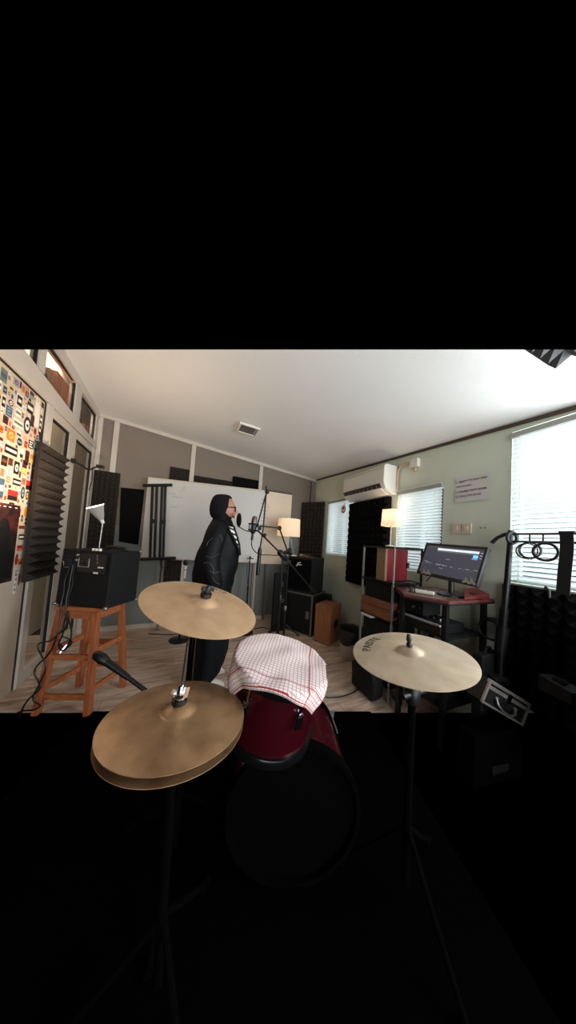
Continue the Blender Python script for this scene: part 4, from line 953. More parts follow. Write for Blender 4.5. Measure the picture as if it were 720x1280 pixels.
# short stand behind it by the road case
b2 = V((1.30, 2.84, 0))
t = thing('microphone_stand', 'short black tripod stand beside the road case with a chrome lower tube', 'microphone stand', b2)
mb = MB(); mb.tube([b2+V((0, 0, .02)), b2+V((0, 0, .34))], .016, 12); mb.build('lower_tube', M_black, t, smooth=True)
mb = MB(); mb.tube([b2+V((0, 0, .33)), b2+V((0, 0, .95))], .012, 10); mb.build('upper_tube', M_blackm, t, smooth=True)
mb = MB(); mb.lathe([(.018, 0), (.024, .02), (.024, .05), (.016, .07)], b2+V((0, 0, .32)), (0, 0, 1), 14); mb.build('height_clutch', M_steel, t, smooth=True)
mb = MB(); mb.box(b2+V((-.03, .0, .96)), (.12, .05, .06)); mb.build('top_bracket', M_black, t, bevel=.006)
tripod(t, b2, .20, 0, .16, angs=(2.45, -.05-.35, 4.3))
# slim stands at the back wall
for i, (p, lab, hgt) in enumerate(((V((.83, 3.05, 0)), 'thin dark microphone stand without microphone below the right end of the whiteboard', .985), (V((.045, 3.02, 0)), 'thin stand holding a white handheld microphone behind the singer', .72))):
    t = thing('straight_microphone_stand', lab, 'microphone stand', p)
    mb = MB(); mb.lathe([(.11, 0), (.11, .012), (.03, .022), (.012, .03), (0, .03)], p, (0, 0, 1), 26); mb.build('round_base', M_blackm, t, smooth=True)
    mb = MB(); mb.tube([p+V((0, 0, .02)), p+V((0, 0, hgt*.6))], .011, 10); mb.build('lower_tube', M_blackm, t, smooth=True)
    mb = MB(); mb.tube([p+V((0, 0, hgt*.58)), p+V((0, 0, hgt))], .007, 8); mb.build('upper_tube', M_blackm if i == 0 else M_steel, t, smooth=True)
    mb = MB(); mb.lathe([(.013, 0), (.016, .015), (.016, .035), (.012, .05)], p+V((0, 0, hgt*.57)), (0, 0, 1), 12); mb.build('height_clutch', M_black, t, smooth=True)
    if i == 0:
        mb = MB(); mb.tube([p+V((-.04, 0, hgt-.01)), p+V((.05, 0, hgt-.006))], .006, 8); mb.build('crossbar', M_black, t, smooth=True)
        mb = MB(); mb.sphere(p+V((0, 0, hgt+.01)), .014, 10, 8); mb.build('tip', M_black, t, smooth=True)
p = V((.043, 3.02, .722))
t = thing('handheld_microphone', 'white handled microphone with black head behind the singer', 'microphone', p)
mb = MB(); mb.tube([p, p+V((0, 0, .15))], [.015, .02], 12); mb.build('handle', M_white, t, smooth=True)
mb = MB(); mb.sphere(p+V((0, 0, .185)), .028, 14, 10, (1, 1, 1.25)); mb.build('head', M_black, t, smooth=True)
mb = MB(); mb.torus(p+V((0, 0, .10)), (0, 0, 1), .019, .003, 20, 6); mb.build('black_band', M_black, t, smooth=True)
t = one(MB().tube(wob([(.83, 3.03, .96), (.79, 3.02, .88), (.80, 3.01, .72), (.825, 3.02, .6)], .003, 24), .0035, 6), 'hanging_cable', M_black, 'thin cable looped beside the empty microphone stand', 'cable', smooth=True)
t = one(MB().tube(wob([(-.30, 3.30, .0052), (.0, 3.20, .0052), (.5, 3.25, .0052), (.9, 3.12, .0052), (1.10, 3.16, .0052), (1.2, 3.05, .0052)], .0, 50), .005, 7), 'floor_cable', M_black, 'black cable lying along the floor at the foot of the back wall', 'cable', smooth=True)

# ------------------------------------------------------------------ road case, combo amp, cajon, bin
def obox(mb, o, a, b, z0, z1, a0, a1, b0, b1, sl=0):
    o = V((o[0], o[1], 0))
    P = lambda i, j, z: o+a*i+b*j+V((0, 0, z))
    mb.hexa([P(a0, b0, z0), P(a1, b0, z0), P(a1, b1, z0), P(a0, b1, z0), P(a0, b0+sl, z1), P(a1, b0+sl, z1), P(a1, b1, z1), P(a0, b1, z1)]); return mb
ca = V((.23, -.36, 0)).normalized(); cb = V((-ca.y, ca.x, 0)); co = (1.395, 3.045)
CW, CD, CH = .42, .40, .545
t = thing('road_case', 'black road case with steel edges under the small combo amplifier', 'road case', (1.68, 3.0, 0))
obox(mb := MB(), co, ca, cb, .0, CH, 0, CW, 0, CD); mb.build('body', M_tolex, t)
for (z0, z1, a0, a1, b0, b1) in ((CH-.02, CH+.004, -.004, CW+.004, -.005, .016), (0, .02, -.004, CW+.004, -.005, .016), (.02, CH-.02, -.004, .016, -.005, .016), (.02, CH-.02, CW-.016, CW+.004, -.005, .016), (CH-.02, CH+.004, CW-.016, CW+.004, .016, CD), (0.02, CH-.02, CW-.016, CW+.004, CD-.02, CD)):
    obox(mb := MB(), co, ca, cb, z0, z1, a0, a1, b0, b1); mb.build('edge_profile', M_steel, t, bevel=.002)
obox(mb := MB(), co, ca, cb, .22, .32, CW-.09, CW-.04, -.008, .004); mb.build('latch', M_steel, t, bevel=.002)
for a in (.08, .3):
    obox(mb := MB(), co, ca, cb, .03, .50, a, a+.004, -.004, .004); mb.build('panel_groove', M_black, t)
AH0, AH1 = CH+.006, 1.035
t = thing('combo_amplifier', 'small black combo amplifier with a silver emblem on top of the road case', 'amplifier', (1.68, 3.0, AH0))
obox(mb := MB(), co, ca, cb, AH0, AH1, -.005, CW-.03, .005, CD-.03); mb.build('cabinet', mat('dark_grey_tolex', (30, 30, 31), .8, bump=.5, bscale=300, spec=.3), t, bevel=.01)
obox(mb := MB(), co, ca, cb, AH0+.03, AH1-.03, .015, CW-.05, -.002, .015); mb.build('grille', M_grille, t)
obox(mb := MB(), co, ca, cb, AH1-.004, AH1+.01, .14, .34, .05, .12); mb.build('control_strip', mat('amp_red_strip', (120, 60, 46), .5), t)
# lightning-style emblem
mb = MB(); em = V((co[0], co[1], 0))+ca*.13-cb*.004+V((0, 0, AH1-.12))
P = lambda x, z: em+ca*x+V((0, 0, z))
for poly in ([(0, 0), (.012, 0), (.034, .045), (.075, .050), (.078, .040), (.048, .034), (.040, .018), (.075, .022), (.07, .01), (.03, .006), (.02, -.012)], [(.06, .0), (.095, .012), (.10, .022), (.068, .012)]):
    mb.prism([P(*q_) for q_ in poly], -cb*.004)
mb.build('emblem', M_white, t)
mb = MB(); c_ = V((co[0], co[1], 0))+ca*.2+cb*.2+V((0, 0, AH1)); mb.tube([c_-ca*.09, c_-ca*.075+V((0, 0, .022)), c_+ca*.075+V((0, 0, .022)), c_+ca*.09], .009, 8); mb.build('carry_handle', M_black, t, smooth=True)
t = thing('white_book', 'flat pale book lying at the back of the combo amplifier', 'book', (1.6, 3.13, AH1+.002))
obox(mb := MB(), co, ca, cb, AH1+.003, AH1+.025, .04, .17, .24, .345); mb.build('cover', mat('book_cover', (196, 200, 200), .6), t, bevel=.002)
obox(mb := MB(), co, ca, cb, AH1+.006, AH1+.022, .039, .17, .243, .346); mb.build('pages', M_white, t)
t = one(obox(MB(), co, ca, cb, .38, .52, CW+.008, CW+.11, CD-.10, CD+.0), 'small_speaker', M_black, 'small black box beside the road case near the right wall', 'speaker', bevel=.005)
# black banner-like case behind the stands
t = thing('equipment_bag', 'black tall equipment bag with pale printed letters between the stands and road case', 'bag', (1.30, 3.12, 0))
mb = MB(); mb.span((1.185, 2.985, .0), (1.365, 3.045, .80)); mb.build('bag_body', M_tolex, t, bevel=.02, seg=3)
tb = text_bm('B', .10); tb.xf(frame_m((1.29, 2.982, .64), (1, 0, 0), (0, -1, 0))); tb.build('printed_letter', mat('bag_print', (110, 108, 104), .7), t, normals=False)
tb = text_bm('P', .15); tb.xf(frame_m((1.30, 2.982, .39), (1, 0, 0), (0, -1, 0))); tb.build('printed_letter', mat('bag_print', (110, 108, 104), .7), t, normals=False)
# cajon
ja = V((.5, -.866, 0)); ja = (V((1.715, 2.39, 0))-V((1.605, 2.585, 0))).normalized(); jb = V((-ja.y, ja.x, 0)); jo_ = (1.605, 2.585)
t = thing('cajon', 'orange brown wooden cajon drum with a round sound hole', 'drum', (1.80, 2.56, 0))
obox(mb := MB(), jo_, ja, jb, .012, .47, 0, .225, 0, .30); mb.build('box', M_cajon, t, bevel=.006)
c_ = V((jo_[0], jo_[1], 0))+ja*.226+jb*.155+V((0, 0, .235))
mb = MB(); mb.lathe([(0, 0), (.052, 0), (.052, .001), (0, .001)], c_, ja, 30); mb.build('sound_hole', mat('hole_black', (9, 8, 8), .9), t)
mb = MB(); mb.torus(c_, ja, .053, .003, 30, 6); mb.build('hole_rim', M_black, t, smooth=True)
for i, j in ((.02, .02), (.2, .02), (.2, .28), (.02, .28)):
    mb = MB(); mb.lathe([(.014, 0), (.014, .014)], V((jo_[0], jo_[1], 0))+ja*i+jb*j, (0, 0, 1), 12); mb.build('rubber_foot', M_black, t)
# bin
bc = V((1.80, 2.10, 0))
t = thing('waste_bin', 'white waste bin with a black bag folded over its rim', 'bin', bc)
mb = MB(); mb.lathe([(.0, .005), (.105, .0), (.11, .012), (.145, .295), (.137, .295), (.10, .02)], bc, (0, 0, 1), 32, cap=False); mb.build('bucket', mat('bin_white', (196, 186, 176), .5), t, smooth=True)
mb = MB()
def bag(u, v):
    th = 2*PI*u
    if v < .35: f = v/.35; r = .10+.035*f; z = .18+.125*f
    elif v < .5: f = (v-.35)/.15; r = .135+.022*f; z = .305+.012*math.sin(f*PI)
    else: f = (v-.5)/.5; r = .157+.006*math.sin(f*5); z = .305-.125*f-.02*math.sin(th*4)*f
    p = bc+V((r*math.cos(th), r*math.sin(th), z)); return p+V(noise.noise_vector(p*30))*.008
mb.grid(bag, 48, 16, True); mb.build('bin_bag', mat('bin_bag_black', (34, 32, 33), .45, spec=.4), t, smooth=60, normals=False)

# ------------------------------------------------------------------ lamps with fabric shades
def shade_lamp(label, base, shade_c, r0_, r1_, h_, square, power):
    t = thing('table_lamp', label, 'lamp', base, 'lamps with cream shades')
    c = V(shade_c); b = V(base)
    mb = MB(); mb.lathe([(.045, 0), (.045, .012), (.012, .02), (0, .02)], b, (0, 0, 1), 22); mb.build('base', M_white, t, smooth=True)
    mb = MB(); mb.tube([b+V((0, 0, .012)), c], .007, 8); mb.build('stem', M_steel, t, smooth=True)
    mb = MB(); n = 4 if square else 36
    a0 = square if square else 0
    g = lambda u, v: c+V(((r0_+(r1_-r0_)*v)*math.cos(2*PI*u+a0), (r0_+(r1_-r0_)*v)*math.sin(2*PI*u+a0), -h_/2+h_*v))
    mb.grid(g, n, 6, True); sh = mb.build('lamp_shade', mat('cream_shade', (232, 212, 188), .8, trans=.22, emit=(255, 222, 182), es=.32), t, smooth=False if square else True, normals=False)
    mb = MB(); mb.sphere(c+V((0, 0, -.01)), .03, 12, 9); mb.build('bulb', mat('shade_bulb', (255, 240, 220), .4, emit=(255, 214, 160), es=4), t, smooth=True)
    point('shade_lamp_glow', c+V((0, 0, h_*.1)), power, (1.0, .80, .60), .035)
shade_lamp('cream drum-shaded lamp behind the combo amplifier in front of the cream board', (1.585, 3.14, AH1+.027), (1.42, 3.20-.02, 1.455) if False else (1.37, 3.0, 1.452), .155, .142, .235, 0, 3.0) if False else None
lb = V((co[0], co[1], 0))+ca*.045+cb*.058+V((0, 0, AH1+.001))
shade_lamp('cream drum-shaded lamp on the combo amplifier in front of the cream board', lb, lb+V((-.115, -.02, .40)), .165, .155, .245, 0, 1.1)
shade_lamp('cream square-shaded lamp above the red case beside the middle window', (1.925, 1.74, 1.252), (1.925, 1.74, 1.547), .102, .092, .172, PI/4+.3, 1.5)

# ------------------------------------------------------------------ equipment rack
RX0, RX1, RY0, RY1, RZ = 1.585, 1.92, 1.385, 1.735, 1.25
t = thing('equipment_rack', 'black metal rack with open top frame left of the desk', 'rack', ((RX0+RX1)/2, (RY0+RY1)/2, 0))
for x in (RX0, RX1):
    for y in (RY0, RY1):
        mb = MB(); mb.span((x-.007, y-.007, 0), (x+.007, y+.007, RZ)); mb.build('post', M_blackm if x > 1.7 else mat('worn_steel_post', (128, 124, 120), .5), t)
for z in (RZ-.009, .945, .635, .12):
    for a, b in (((RX0, RY0), (RX1, RY0)), ((RX1, RY0), (RX1, RY1)), ((RX1, RY1), (RX0, RY1)), ((RX0, RY1), (RX0, RY0))):
        mb = MB(); mb.bar((*a, z), (*b, z), .016, .018); mb.build('rail', M_blackm, t)
for z in (.945, .635, .12):
    mb = MB(); mb.span((RX0, RY0, z-.006), (RX1, RY1, z+.002)); mb.build('shelf', M_black, t)
# red case
t = thing('red_case', 'red upright case with tan edge on the top shelf of the rack', 'case', (1.74, 1.53, .948))
mb = MB(); mb.span((1.625, 1.495, .949), (1.885, 1.585, 1.232)); mb.build('shell', mat('red_leatherette', (126, 16, 28), .55, bump=.3, bscale=120), t, bevel=.006)
mb = MB(); mb.span((1.600, 1.49, .949), (1.626, 1.59, 1.234)); mb.build('tan_edge', mat('tan_edge', (138, 112, 82), .6), t, bevel=.004)
mb = MB(); mb.torus((1.612, 1.488, 1.215), (0, 1, 0), .012, .003, 20, 6); mb.build('ring', M_steel, t, smooth=True)
mb = MB(); mb.box((1.88, 1.49, 1.09), (.03, .01, .05)); mb.build('clasp', M_black, t)
# wooden box
t = thing('wooden_box', 'brown wooden box with a groove on the middle shelf of the rack', 'box', (1.70, 1.57, .638))
mb = MB(); mb.span((1.575, 1.40, .639), (1.80, 1.72, .785)); mb.build('carcass', M_boxwood, t, bevel=.004)
mb = MB(); mb.span((1.5735, 1.40, .722), (1.576, 1.72, .727)); mb.build('groove', mat('groove_dark', (52, 28, 18), .8), t)
for i, (z0, z1, lab) in enumerate(((.80, .93, 'black rack unit lying on the wooden box'), (.13, .44, 'large black subwoofer box on the bottom shelf of the rack'), (.455, .60, 'black amplifier unit above the subwoofer box in the rack'))):
    t = thing('rack_unit', lab, 'audio unit', (1.74, 1.57, z0-.01))
    zb = {0: .787, 1: .123, 2: .442}[i]
    mb = MB(); mb.span((1.60, 1.41, zb), (1.90, 1.715, z1)); mb.build('chassis', M_tolex, t, bevel=.004)
    for k in range(3):
        mb = MB(); mb.lathe([(.010, 0), (.009, .012), (0, .012)], (1.60, 1.47+.08*k, (zb+z1)/2), (-1, 0, 0), 12); mb.build('knob', M_black, t, smooth=True)
t = one(MB().span((1.58, 1.60, .602), (1.66, 1.73, .628)), 'paper_stack', M_white, 'white paper edge sticking out under the wooden box', 'paper')
# cables by the rack
t = one(MB().tube(wob([(1.90, 1.40, 1.20), (1.90, 1.34, 1.17), (1.93, 1.30, 1.05), (1.92, 1.34, .97)], .008, 30), .004, 6), 'loose_cable', M_black, 'thin black cable dangling at the right of the red case', 'cable', smooth=True)
t = one(MB().tube(wob([(2.03, 2.05, .76), (2.035, 2.04, .65), (2.035, 1.98, .5), (2.03, 1.9, .35)], .004, 24), .005, 6), 'wall_cable', M_black, 'black cable running down the wall under the large foam panel', 'cable', smooth=True)

# ------------------------------------------------------------------ desk
DZ = .925
top_ = [(1.43, 1.16), (1.555, .925), (2.03, .905), (2.04, 1.34), (1.945, 1.36), (1.945, 1.37), (1.60, 1.37), (1.525, 1.28)]
t = thing('desk', 'black metal-legged desk with red brown top under the monitor', 'desk', (1.75, 1.15, 0))
mb = MB(); mb.prism([V((x, y, DZ-.022)) for x, y in top_], (0, 0, .022)); mb.build('desktop', M_desk, t, bevel=.003)
mb = MB(); mb.prism([V((1.7+(x-1.7)*1.004, 1.15+(y-1.15)*1.006, DZ-.03)) for x, y in top_], (0, 0, .012)); mb.build('edge_band', M_black, t)
for x, y in ((1.57, .955), (1.56, 1.27), (1.99, .95), (1.99, 1.32), (1.66, 1.34)):
    mb = MB(); mb.span((x-.015, y-.015, 0), (x+.015, y+.015, DZ-.03)); mb.build('leg', M_blackm, t)
mb = MB(); mb.prism([V((x, y, .66)) for x, y in ((1.61, 1.30), (1.60, .96), (1.98, .95), (1.98, 1.34), (1.61, 1.34))], (0, 0, .018)); mb.build('lower_shelf', M_black, t)
mb = MB(); mb.prism([V((x, y, .22)) for x, y in ((1.61, 1.30), (1.60, .96), (1.98, .95), (1.98, 1.34), (1.61, 1.34))], (0, 0, .018)); mb.build('bottom_shelf', M_black, t)
# keyboard on the lower shelf
t = thing('keyboard_instrument', 'black keyboard with a silver front edge on the shelf under the desk', 'keyboard', (1.68, 1.12, .68))
ka, kb = V((1.605, 1.335, 0)), V((1.60, .995, 0)); kd = (kb-ka).normalized(); kn = V((-kd.y, kd.x, 0))
obox(mb := MB(), (ka.x-.0, ka.y), kd, kn, .68, .74, 0, .33, .0, .26); mb.build('case', M_black, t, bevel=.004)
obox(mb := MB(), (ka.x, ka.y), kd, kn, .732, .744, .0, .33, -.006, .008); mb.build('silver_edge', mat('silver_strip', (170, 166, 164), .4), t)
for k in range(5):
    mb = MB(); mb.lathe([(.009, 0), (.008, .014), (0, .014)], ka+kd*(.05+.05*k)+kn*.12+V((0, 0, .74)), (0, 0, 1), 12); mb.build('knob', M_black if k != 4 else M_steel, t, smooth=True)
t = thing('audio_interface', 'black audio unit with small knobs under the left end of the desktop', 'audio unit', (1.62, 1.25, .74))
mb = MB(); mb.span((1.66, 1.17, .748), (1.86, 1.33, .86)); mb.build('chassis', M_tolex, t, bevel=.005)
for k in range(3):
    mb = MB(); mb.lathe([(.011, 0), (.010, .014), (0, .014)], (1.66, 1.20+.045*k, .80), (-1, 0, 0), 12); mb.build('knob', M_steel if k == 1 else M_black, t, smooth=True)
t = thing('mixer', 'dark mixer lying on the desk bottom shelf', 'mixer', (1.75, 1.12, .24))
mb = MB(); mb.hexa([(1.56, 1.0, .24), (1.92, 1.0, .24), (1.92, 1.26, .24), (1.56, 1.26, .24), (1.56, 1.0, .28), (1.92, 1.0, .31), (1.92, 1.26, .31), (1.56, 1.26, .28)]); mb.build('chassis', M_black, t, bevel=.004)
for k in range(8):
    mb = MB(); mb.span((1.62+.035*(k % 4), 1.06+.09*(k//4), .288), (1.635+.035*(k % 4), 1.09+.09*(k//4), .31)); mb.build('fader', M_steel if k % 3 == 0 else M_black, t)
# monitor
bl, br, tl = V((1.775, 1.318, 1.046)), V((1.715, .876, 1.028)), V((1.855, 1.345, 1.290))
mu = (br-bl).normalized(); mvv = (tl-bl); mvv = (mvv-mu*mvv.dot(mu)); MHt = mvv.length+.012; mvv.normalize(); mn = mu.cross(mvv).normalized()
if mn.x > 0: mn = -mn
MW = (br-bl).length+.02
t = thing('monitor', 'black computer monitor showing a dark audio editing screen on the desk', 'monitor', (1.80, 1.08, DZ))
mo = lambda a, b, n_=0: bl+mu*a+mvv*b+mn*n_
def mbox(mb, a0, a1, b0, b1, n0, n1): return mb.hexa([mo(a0, b0, n0), mo(a1, b0, n0), mo(a1, b1, n0), mo(a0, b1, n0), mo(a0, b0, n1), mo(a1, b0, n1), mo(a1, b1, n1), mo(a0, b1, n1)])
mbox(mb := MB(), 0, MW, 0, MHt, -.03, 0); hs = mb.build('housing', M_black, t, bevel=.004)
for (a0, a1, b0, b1) in ((0, MW, 0, .022), (0, MW, MHt-.014, MHt), (0, .014, .022, MHt-.014), (MW-.014, MW, .022, MHt-.014)):
    mbox(mb := MB(), a0, a1, b0, b1, 0, .006); mb.build('bezel', M_black, t)
mbox(mb := MB(), .014, MW-.014, .022, MHt-.014, 0, .001); scr = mb.build('screen', mat('screen_dark', (40, 40, 46), .18, emit=(62, 62, 72), es=.75), t)
def scre(a0, a1, b0, b1, rgb, es, nm='screen_element'):
    W_, H_ = MW-.028, MHt-.036; mbox(mb := MB(), .014+W_*a0, .014+W_*a1, .022+H_*b0, .022+H_*b1, .001, .0018); mb.build(nm, mat('scr_%d_%d_%d' % rgb, rgb, .3, emit=rgb, es=es), scr)
scre(.24, .93, .84, .91, (205, 216, 222), .9); scre(.24, .93, .79, .825, (96, 98, 106), .7); scre(.86, .93, .70, .79, (120, 190, 220), .9); scre(.85, .93, .65, .70, (70, 130, 200), .9)
scre(.0, 1, .965, 1.0, (40, 40, 44), .8); scre(.07, .3, .93, .955, (80, 82, 88), .8)
for a0, a1, b0 in ((.04, .12, .40), (.08, .2, .36), (.3, .37, .335), (.42, .5, .33), (.55, .6, .325), (.7, .74, .325), (.80, .87, .33), (.92, .98, .34), (.28, .44, .345), (.44, .52, .55), (.36, .44, .23)): scre(a0, a1, b0, b0+.012, (130, 132, 138), .9)
for k in range(14): scre(.02+.05*k*1.35, .03+.05*k*1.35, .30, .31, (110, 112, 118), .9)
for b0 in (.70, .78, .86): scre(.955, .985, b0, b0+.02, (150, 152, 156), .9)
for (a0, a1) in ((.09, .28), (.80, .98)):
    mb = MB()
    for k in range(7):
        aa = MW*(a0+(a1-a0)*k/7); mbox(mb, aa, aa+.012, .004+.004*(k % 3), .020+.012*((k*5) % 3), .0065, .0075)
    mb.build('paper_sticker', mat('pale_sticker', (170, 166, 160), .6), hs)
mc_ = mo(MW*.56, 0, -.02)
mb = MB(); mb.tube([(mc_.x+.035, mc_.y, DZ+.012), (mc_.x+.03, mc_.y, 1.07)], .018, 12); mb.build('stand_neck', M_black, t, smooth=True)
mb = MB(); mb.lathe([(.0, 0), (.08, 0), (.08, .008), (.05, .014), (.02, .02), (0, .02)], (mc_.x+.02, mc_.y, DZ+.001), (0, 0, 1), 30); mb.build('stand_base', M_black, t, smooth=True)
# things on the desk
t = thing('red_folder', 'red slanted box behind the monitor foot on the desk right end', 'folder', (1.90, .99, DZ+.001))
mb = MB(); mb.hexa([(1.72, .93, DZ+.002), (1.98, .915, DZ+.002), (2.02, 1.01, DZ+.002), (1.89, 1.03, DZ+.002), (1.72, .93, DZ+.012), (1.98, .915, DZ+.036), (2.02, 1.01, DZ+.06), (1.89, 1.03, DZ+.055)]); mb.build('cover', mat('folder_red', (98, 28, 34), .5), t, bevel=.003)
mb = MB(); mb.box((1.90, .955, DZ+.036), (.09, .03, .004), rotm(.25, 0, 0)); mb.build('label_plate', mat('folder_dark', (74, 20, 24), .5), t)
t = thing('white_remote', 'small white device lying on the desk left of the monitor foot', 'remote', (1.60, 1.13, DZ+.001))
mb = MB(); mb.box((1.60, 1.13, DZ+.013), (.034, .13, .024), rotm(0, 0, .45)); mb.build('body', M_white, t, bevel=.006)
for k in range(3):
    mb = MB(); mb.box(V((1.60, 1.13, DZ+.026))+rotm(0, 0, .45) @ V((0, -.03+.03*k, 0)), (.014, .014, .003)); mb.build('button', mat('button_grey', (140, 138, 132), .5), t)
t = thing('pen_holder', 'small black wire holder at the left end of the desk', 'holder', (1.56, 1.19, DZ+.001))
for dx, dy in ((-.018, 0), (.018, 0), (0, .02), (0, -.02)):
    mb = MB(); mb.tube([(1.56+dx, 1.19+dy, DZ+.004), (1.56+dx, 1.19+dy, DZ+.062)], .003, 6); mb.build('wire', M_black, t)
mb = MB(); mb.lathe([(.026, 0), (.026, .005), (0, .005)], (1.56, 1.19, DZ+.001), (0, 0, 1), 16); mb.build('base', M_black, t)
mb = MB(); mb.torus((1.56, 1.19, DZ+.06), (0, 0, 1), .02, .003, 20, 6); mb.build('rim', M_black, t, smooth=True)

# ------------------------------------------------------------------ right corner gear
t = thing('percussion_rack', 'black stand with a double rail in front of the big window', 'stand', (1.90, .66, 0))
mb = MB(); mb.tube([(1.90, .80, 0.0), (1.90, .812, .55), (1.90, .795, .9)], .022, 12); mb.build('lower_post', M_blackm, t, smooth=True)
mb = MB(); mb.tube([(1.90, .797, .86), (1.90, .783, 1.1), (1.90, .772, 1.40)], [.018, .016, .014], 12); mb.build('upper_post', M_blackm, t, smooth=True)
mb = MB(); mb.tube([(1.90, .812, .62), (1.90, .80, .78)], .03, 12); mb.build('post_clutch', M_black, t, smooth=True)
for z in (1.376, 1.329):
    mb = MB(); mb.tube([(1.90, .775, z), (1.90, .42, z)], .006, 8); mb.build('rail', M_blackm, t, smooth=True)
for y in (.682, .625):
    mb = MB(); mb.tube([(1.90, y, 1.329), (1.90, y, 1.376)], .004, 6); mb.build('rail_link', M_blackm, t)
mb = MB(); mb.tube([(1.895, .775, 1.375), (1.89, .80, 1.372), (1.885, .835, 1.35), (1.88, .862, 1.315)], [.016, .012, .011, .013], 10); mb.build('bent_hook', M_black, t, smooth=True)
mb = MB(); mb.torus((1.895, .762, 1.35), (.3, 1, 0), .034, .010, 24, 8); mb.build('hanging_loop', M_black, t, smooth=True)
mb = MB(); mb.lathe([(.06, 0), (.06, .012), (.024, .02), (.024, .06)], (1.90, .80, 0), (0, 0, 1), 20); mb.build('foot_plate', M_black, t, smooth=True)
TG = 'tambourine hoops hanging on the rail'
def hoop(label, y, z, x, R_, r_, m, tilt_):
    t = thing('tambourine', label, 'tambourine', (x, y, z-R_), TG); ax = V((1, tilt_, .05))
    mb = MB(); mb.torus((x, y, z), ax, R_, r_, 44, 10); mb.build('hoop', m, t, smooth=True)
    mb = MB(); a_ = V(ax).normalized(); mb.torus(V((x, y, z))+a_*.022, ax, R_, r_*.7, 44, 8); mb.build('back_hoop', m, t, smooth=True)
    for k in range(6):
        a = 2*PI*k/6+.4; u_ = a_.cross(V((0, 0, 1))).normalized(); v_ = a_.cross(u_)
        p = V((x, y, z))+(u_*math.cos(a)+v_*math.sin(a))*R_+a_*.011
        mb = MB(); mb.lathe([(.010, -.002), (.010, .002)], p, v_*math.cos(a)-u_*math.sin(a), 12); mb.build('jingle', M_steel, t)
    mb = MB(); mb.tube([(x, y, z+R_), (1.90, y, 1.328)], .003, 6); mb.build('hanger', M_black, t)
hoop('thin reddish tambourine hoop hanging leftmost on the rail', .695, 1.272, 1.90, .046, .0035, mat('hoop_red', (88, 44, 44), .5), .25)
hoop('thin black tambourine hoop hanging in the middle of the rail', .672, 1.275, 1.87, .046, .004, M_black, .1)
hoop('thick black tambourine hoop hanging rightmost on the rail', .612, 1.272, 1.89, .049, .007, M_black, .15)
t = thing('guitar_strap', 'wide black strap hung over the rail at the far right', 'strap', (1.885, .53, 1.05))
mb = MB(); mb.grid(lambda u, v: V((1.885+.003*math.sin(v*9)-.02*v, .556-.05*u-.004*math.sin(v*5), 1.385-.335*v)), 6, 24); o = mb.build('webbing', mat('strap_black', (12, 12, 12), .9), t, normals=False)
sd = o.modifiers.new('t', 'SOLIDIFY'); sd.thickness = .006
mb = MB(); mb.span((1.878, .50, 1.376), (1.915, .56, 1.39)); mb.build('fold', mat('strap_black', (12, 12, 12), .9), t, bevel=.004)
mb = MB(); mb.tube([(1.86, .585, 1.02), (1.86, .586, 1.06), (1.855, .598, 1.078), (1.85, .60, 1.06)], .007, 8); one(mb, 'black_hook', M_black, 'small black hook sticking up below the window left of the strap', 'hook', smooth=True)
# gig bag, soft, leaning on the wall
def cushion(name, label, cat, c, size, R, m, parts=()):
    t = thing(name, label, cat, V(c)-V((0, 0, size[2]/2)))
    mb = MB()
    def f(u, v):
        th = 2*PI*u; ph = -PI/2+PI*v; e1_, e2_ = .35, .35
        sg = lambda q_, e: math.copysign(abs(q_)**e, q_)
        p = V((size[0]/2*sg(math.cos(ph), e2_)*sg(math.cos(th), e1_), size[1]/2*sg(math.cos(ph), e2_)*sg(math.sin(th), e1_), size[2]/2*sg(math.sin(ph), e2_)))
        p += V(noise.noise_vector(p*9+V(c)))*.018
        return V(c)+R @ p
    mb.grid(f, 40, 20, True); mb.build('bag_body', m, t, smooth=60)
    mb = MB(); mb.tube([V(c)+R @ V((size[0]*.51*math.cos(a)/max(abs(math.cos(a)), abs(math.sin(a)))*1.0, -size[1]*.0, size[2]*.49*math.sin(a)/max(abs(math.cos(a)), abs(math.sin(a))))) for a in [.2+i*.1 for i in range(28)]], .004, 6); mb.build('zip', M_black, t, smooth=True)
    return t
M_bag = mat('black_nylon', (15, 15, 16), .7, bump=.5, bscale=80, spec=.3)
cushion('gig_bag', 'large black gig bag leaning under the big window', 'bag', (1.80, .36, .52), (.28, .15, .72), rotm(0, .1, .4), M_bag)
cushion('soft_bag', 'black slumped bag on the floor under the right cymbal edge', 'bag', (1.505, 1.545, .12), (.12, .27, .23), rotm(0, 0, 0), M_bag)
# stack of black boxes carrying the aluminium case
t = thing('flight_case', 'black flight case on the floor carrying the aluminium-edged case', 'case', (1.86, .66, 0))
fa = V((.42, -.07, 0)).normalized(); fa = V((.38, -.06, 0)).normalized(); fbv = V((-fa.y, fa.x, 0))
obox(mb := MB(), (1.485, .735), fa, fbv, .0, .262, 0, .36, -.0, .09); mb.build('body', M_kit, t, bevel=.006)
obox(mb := MB(), (1.485, .735), fa, fbv, .16, .17, -.002, .362, -.003, .092); mb.build('lid_seam', M_kit, t)
obox(mb := MB(), (1.485, .735), fa, fbv, .06, .10, .12, .24, -.012, .0); mb.build('handle', M_black, t, bevel=.003)
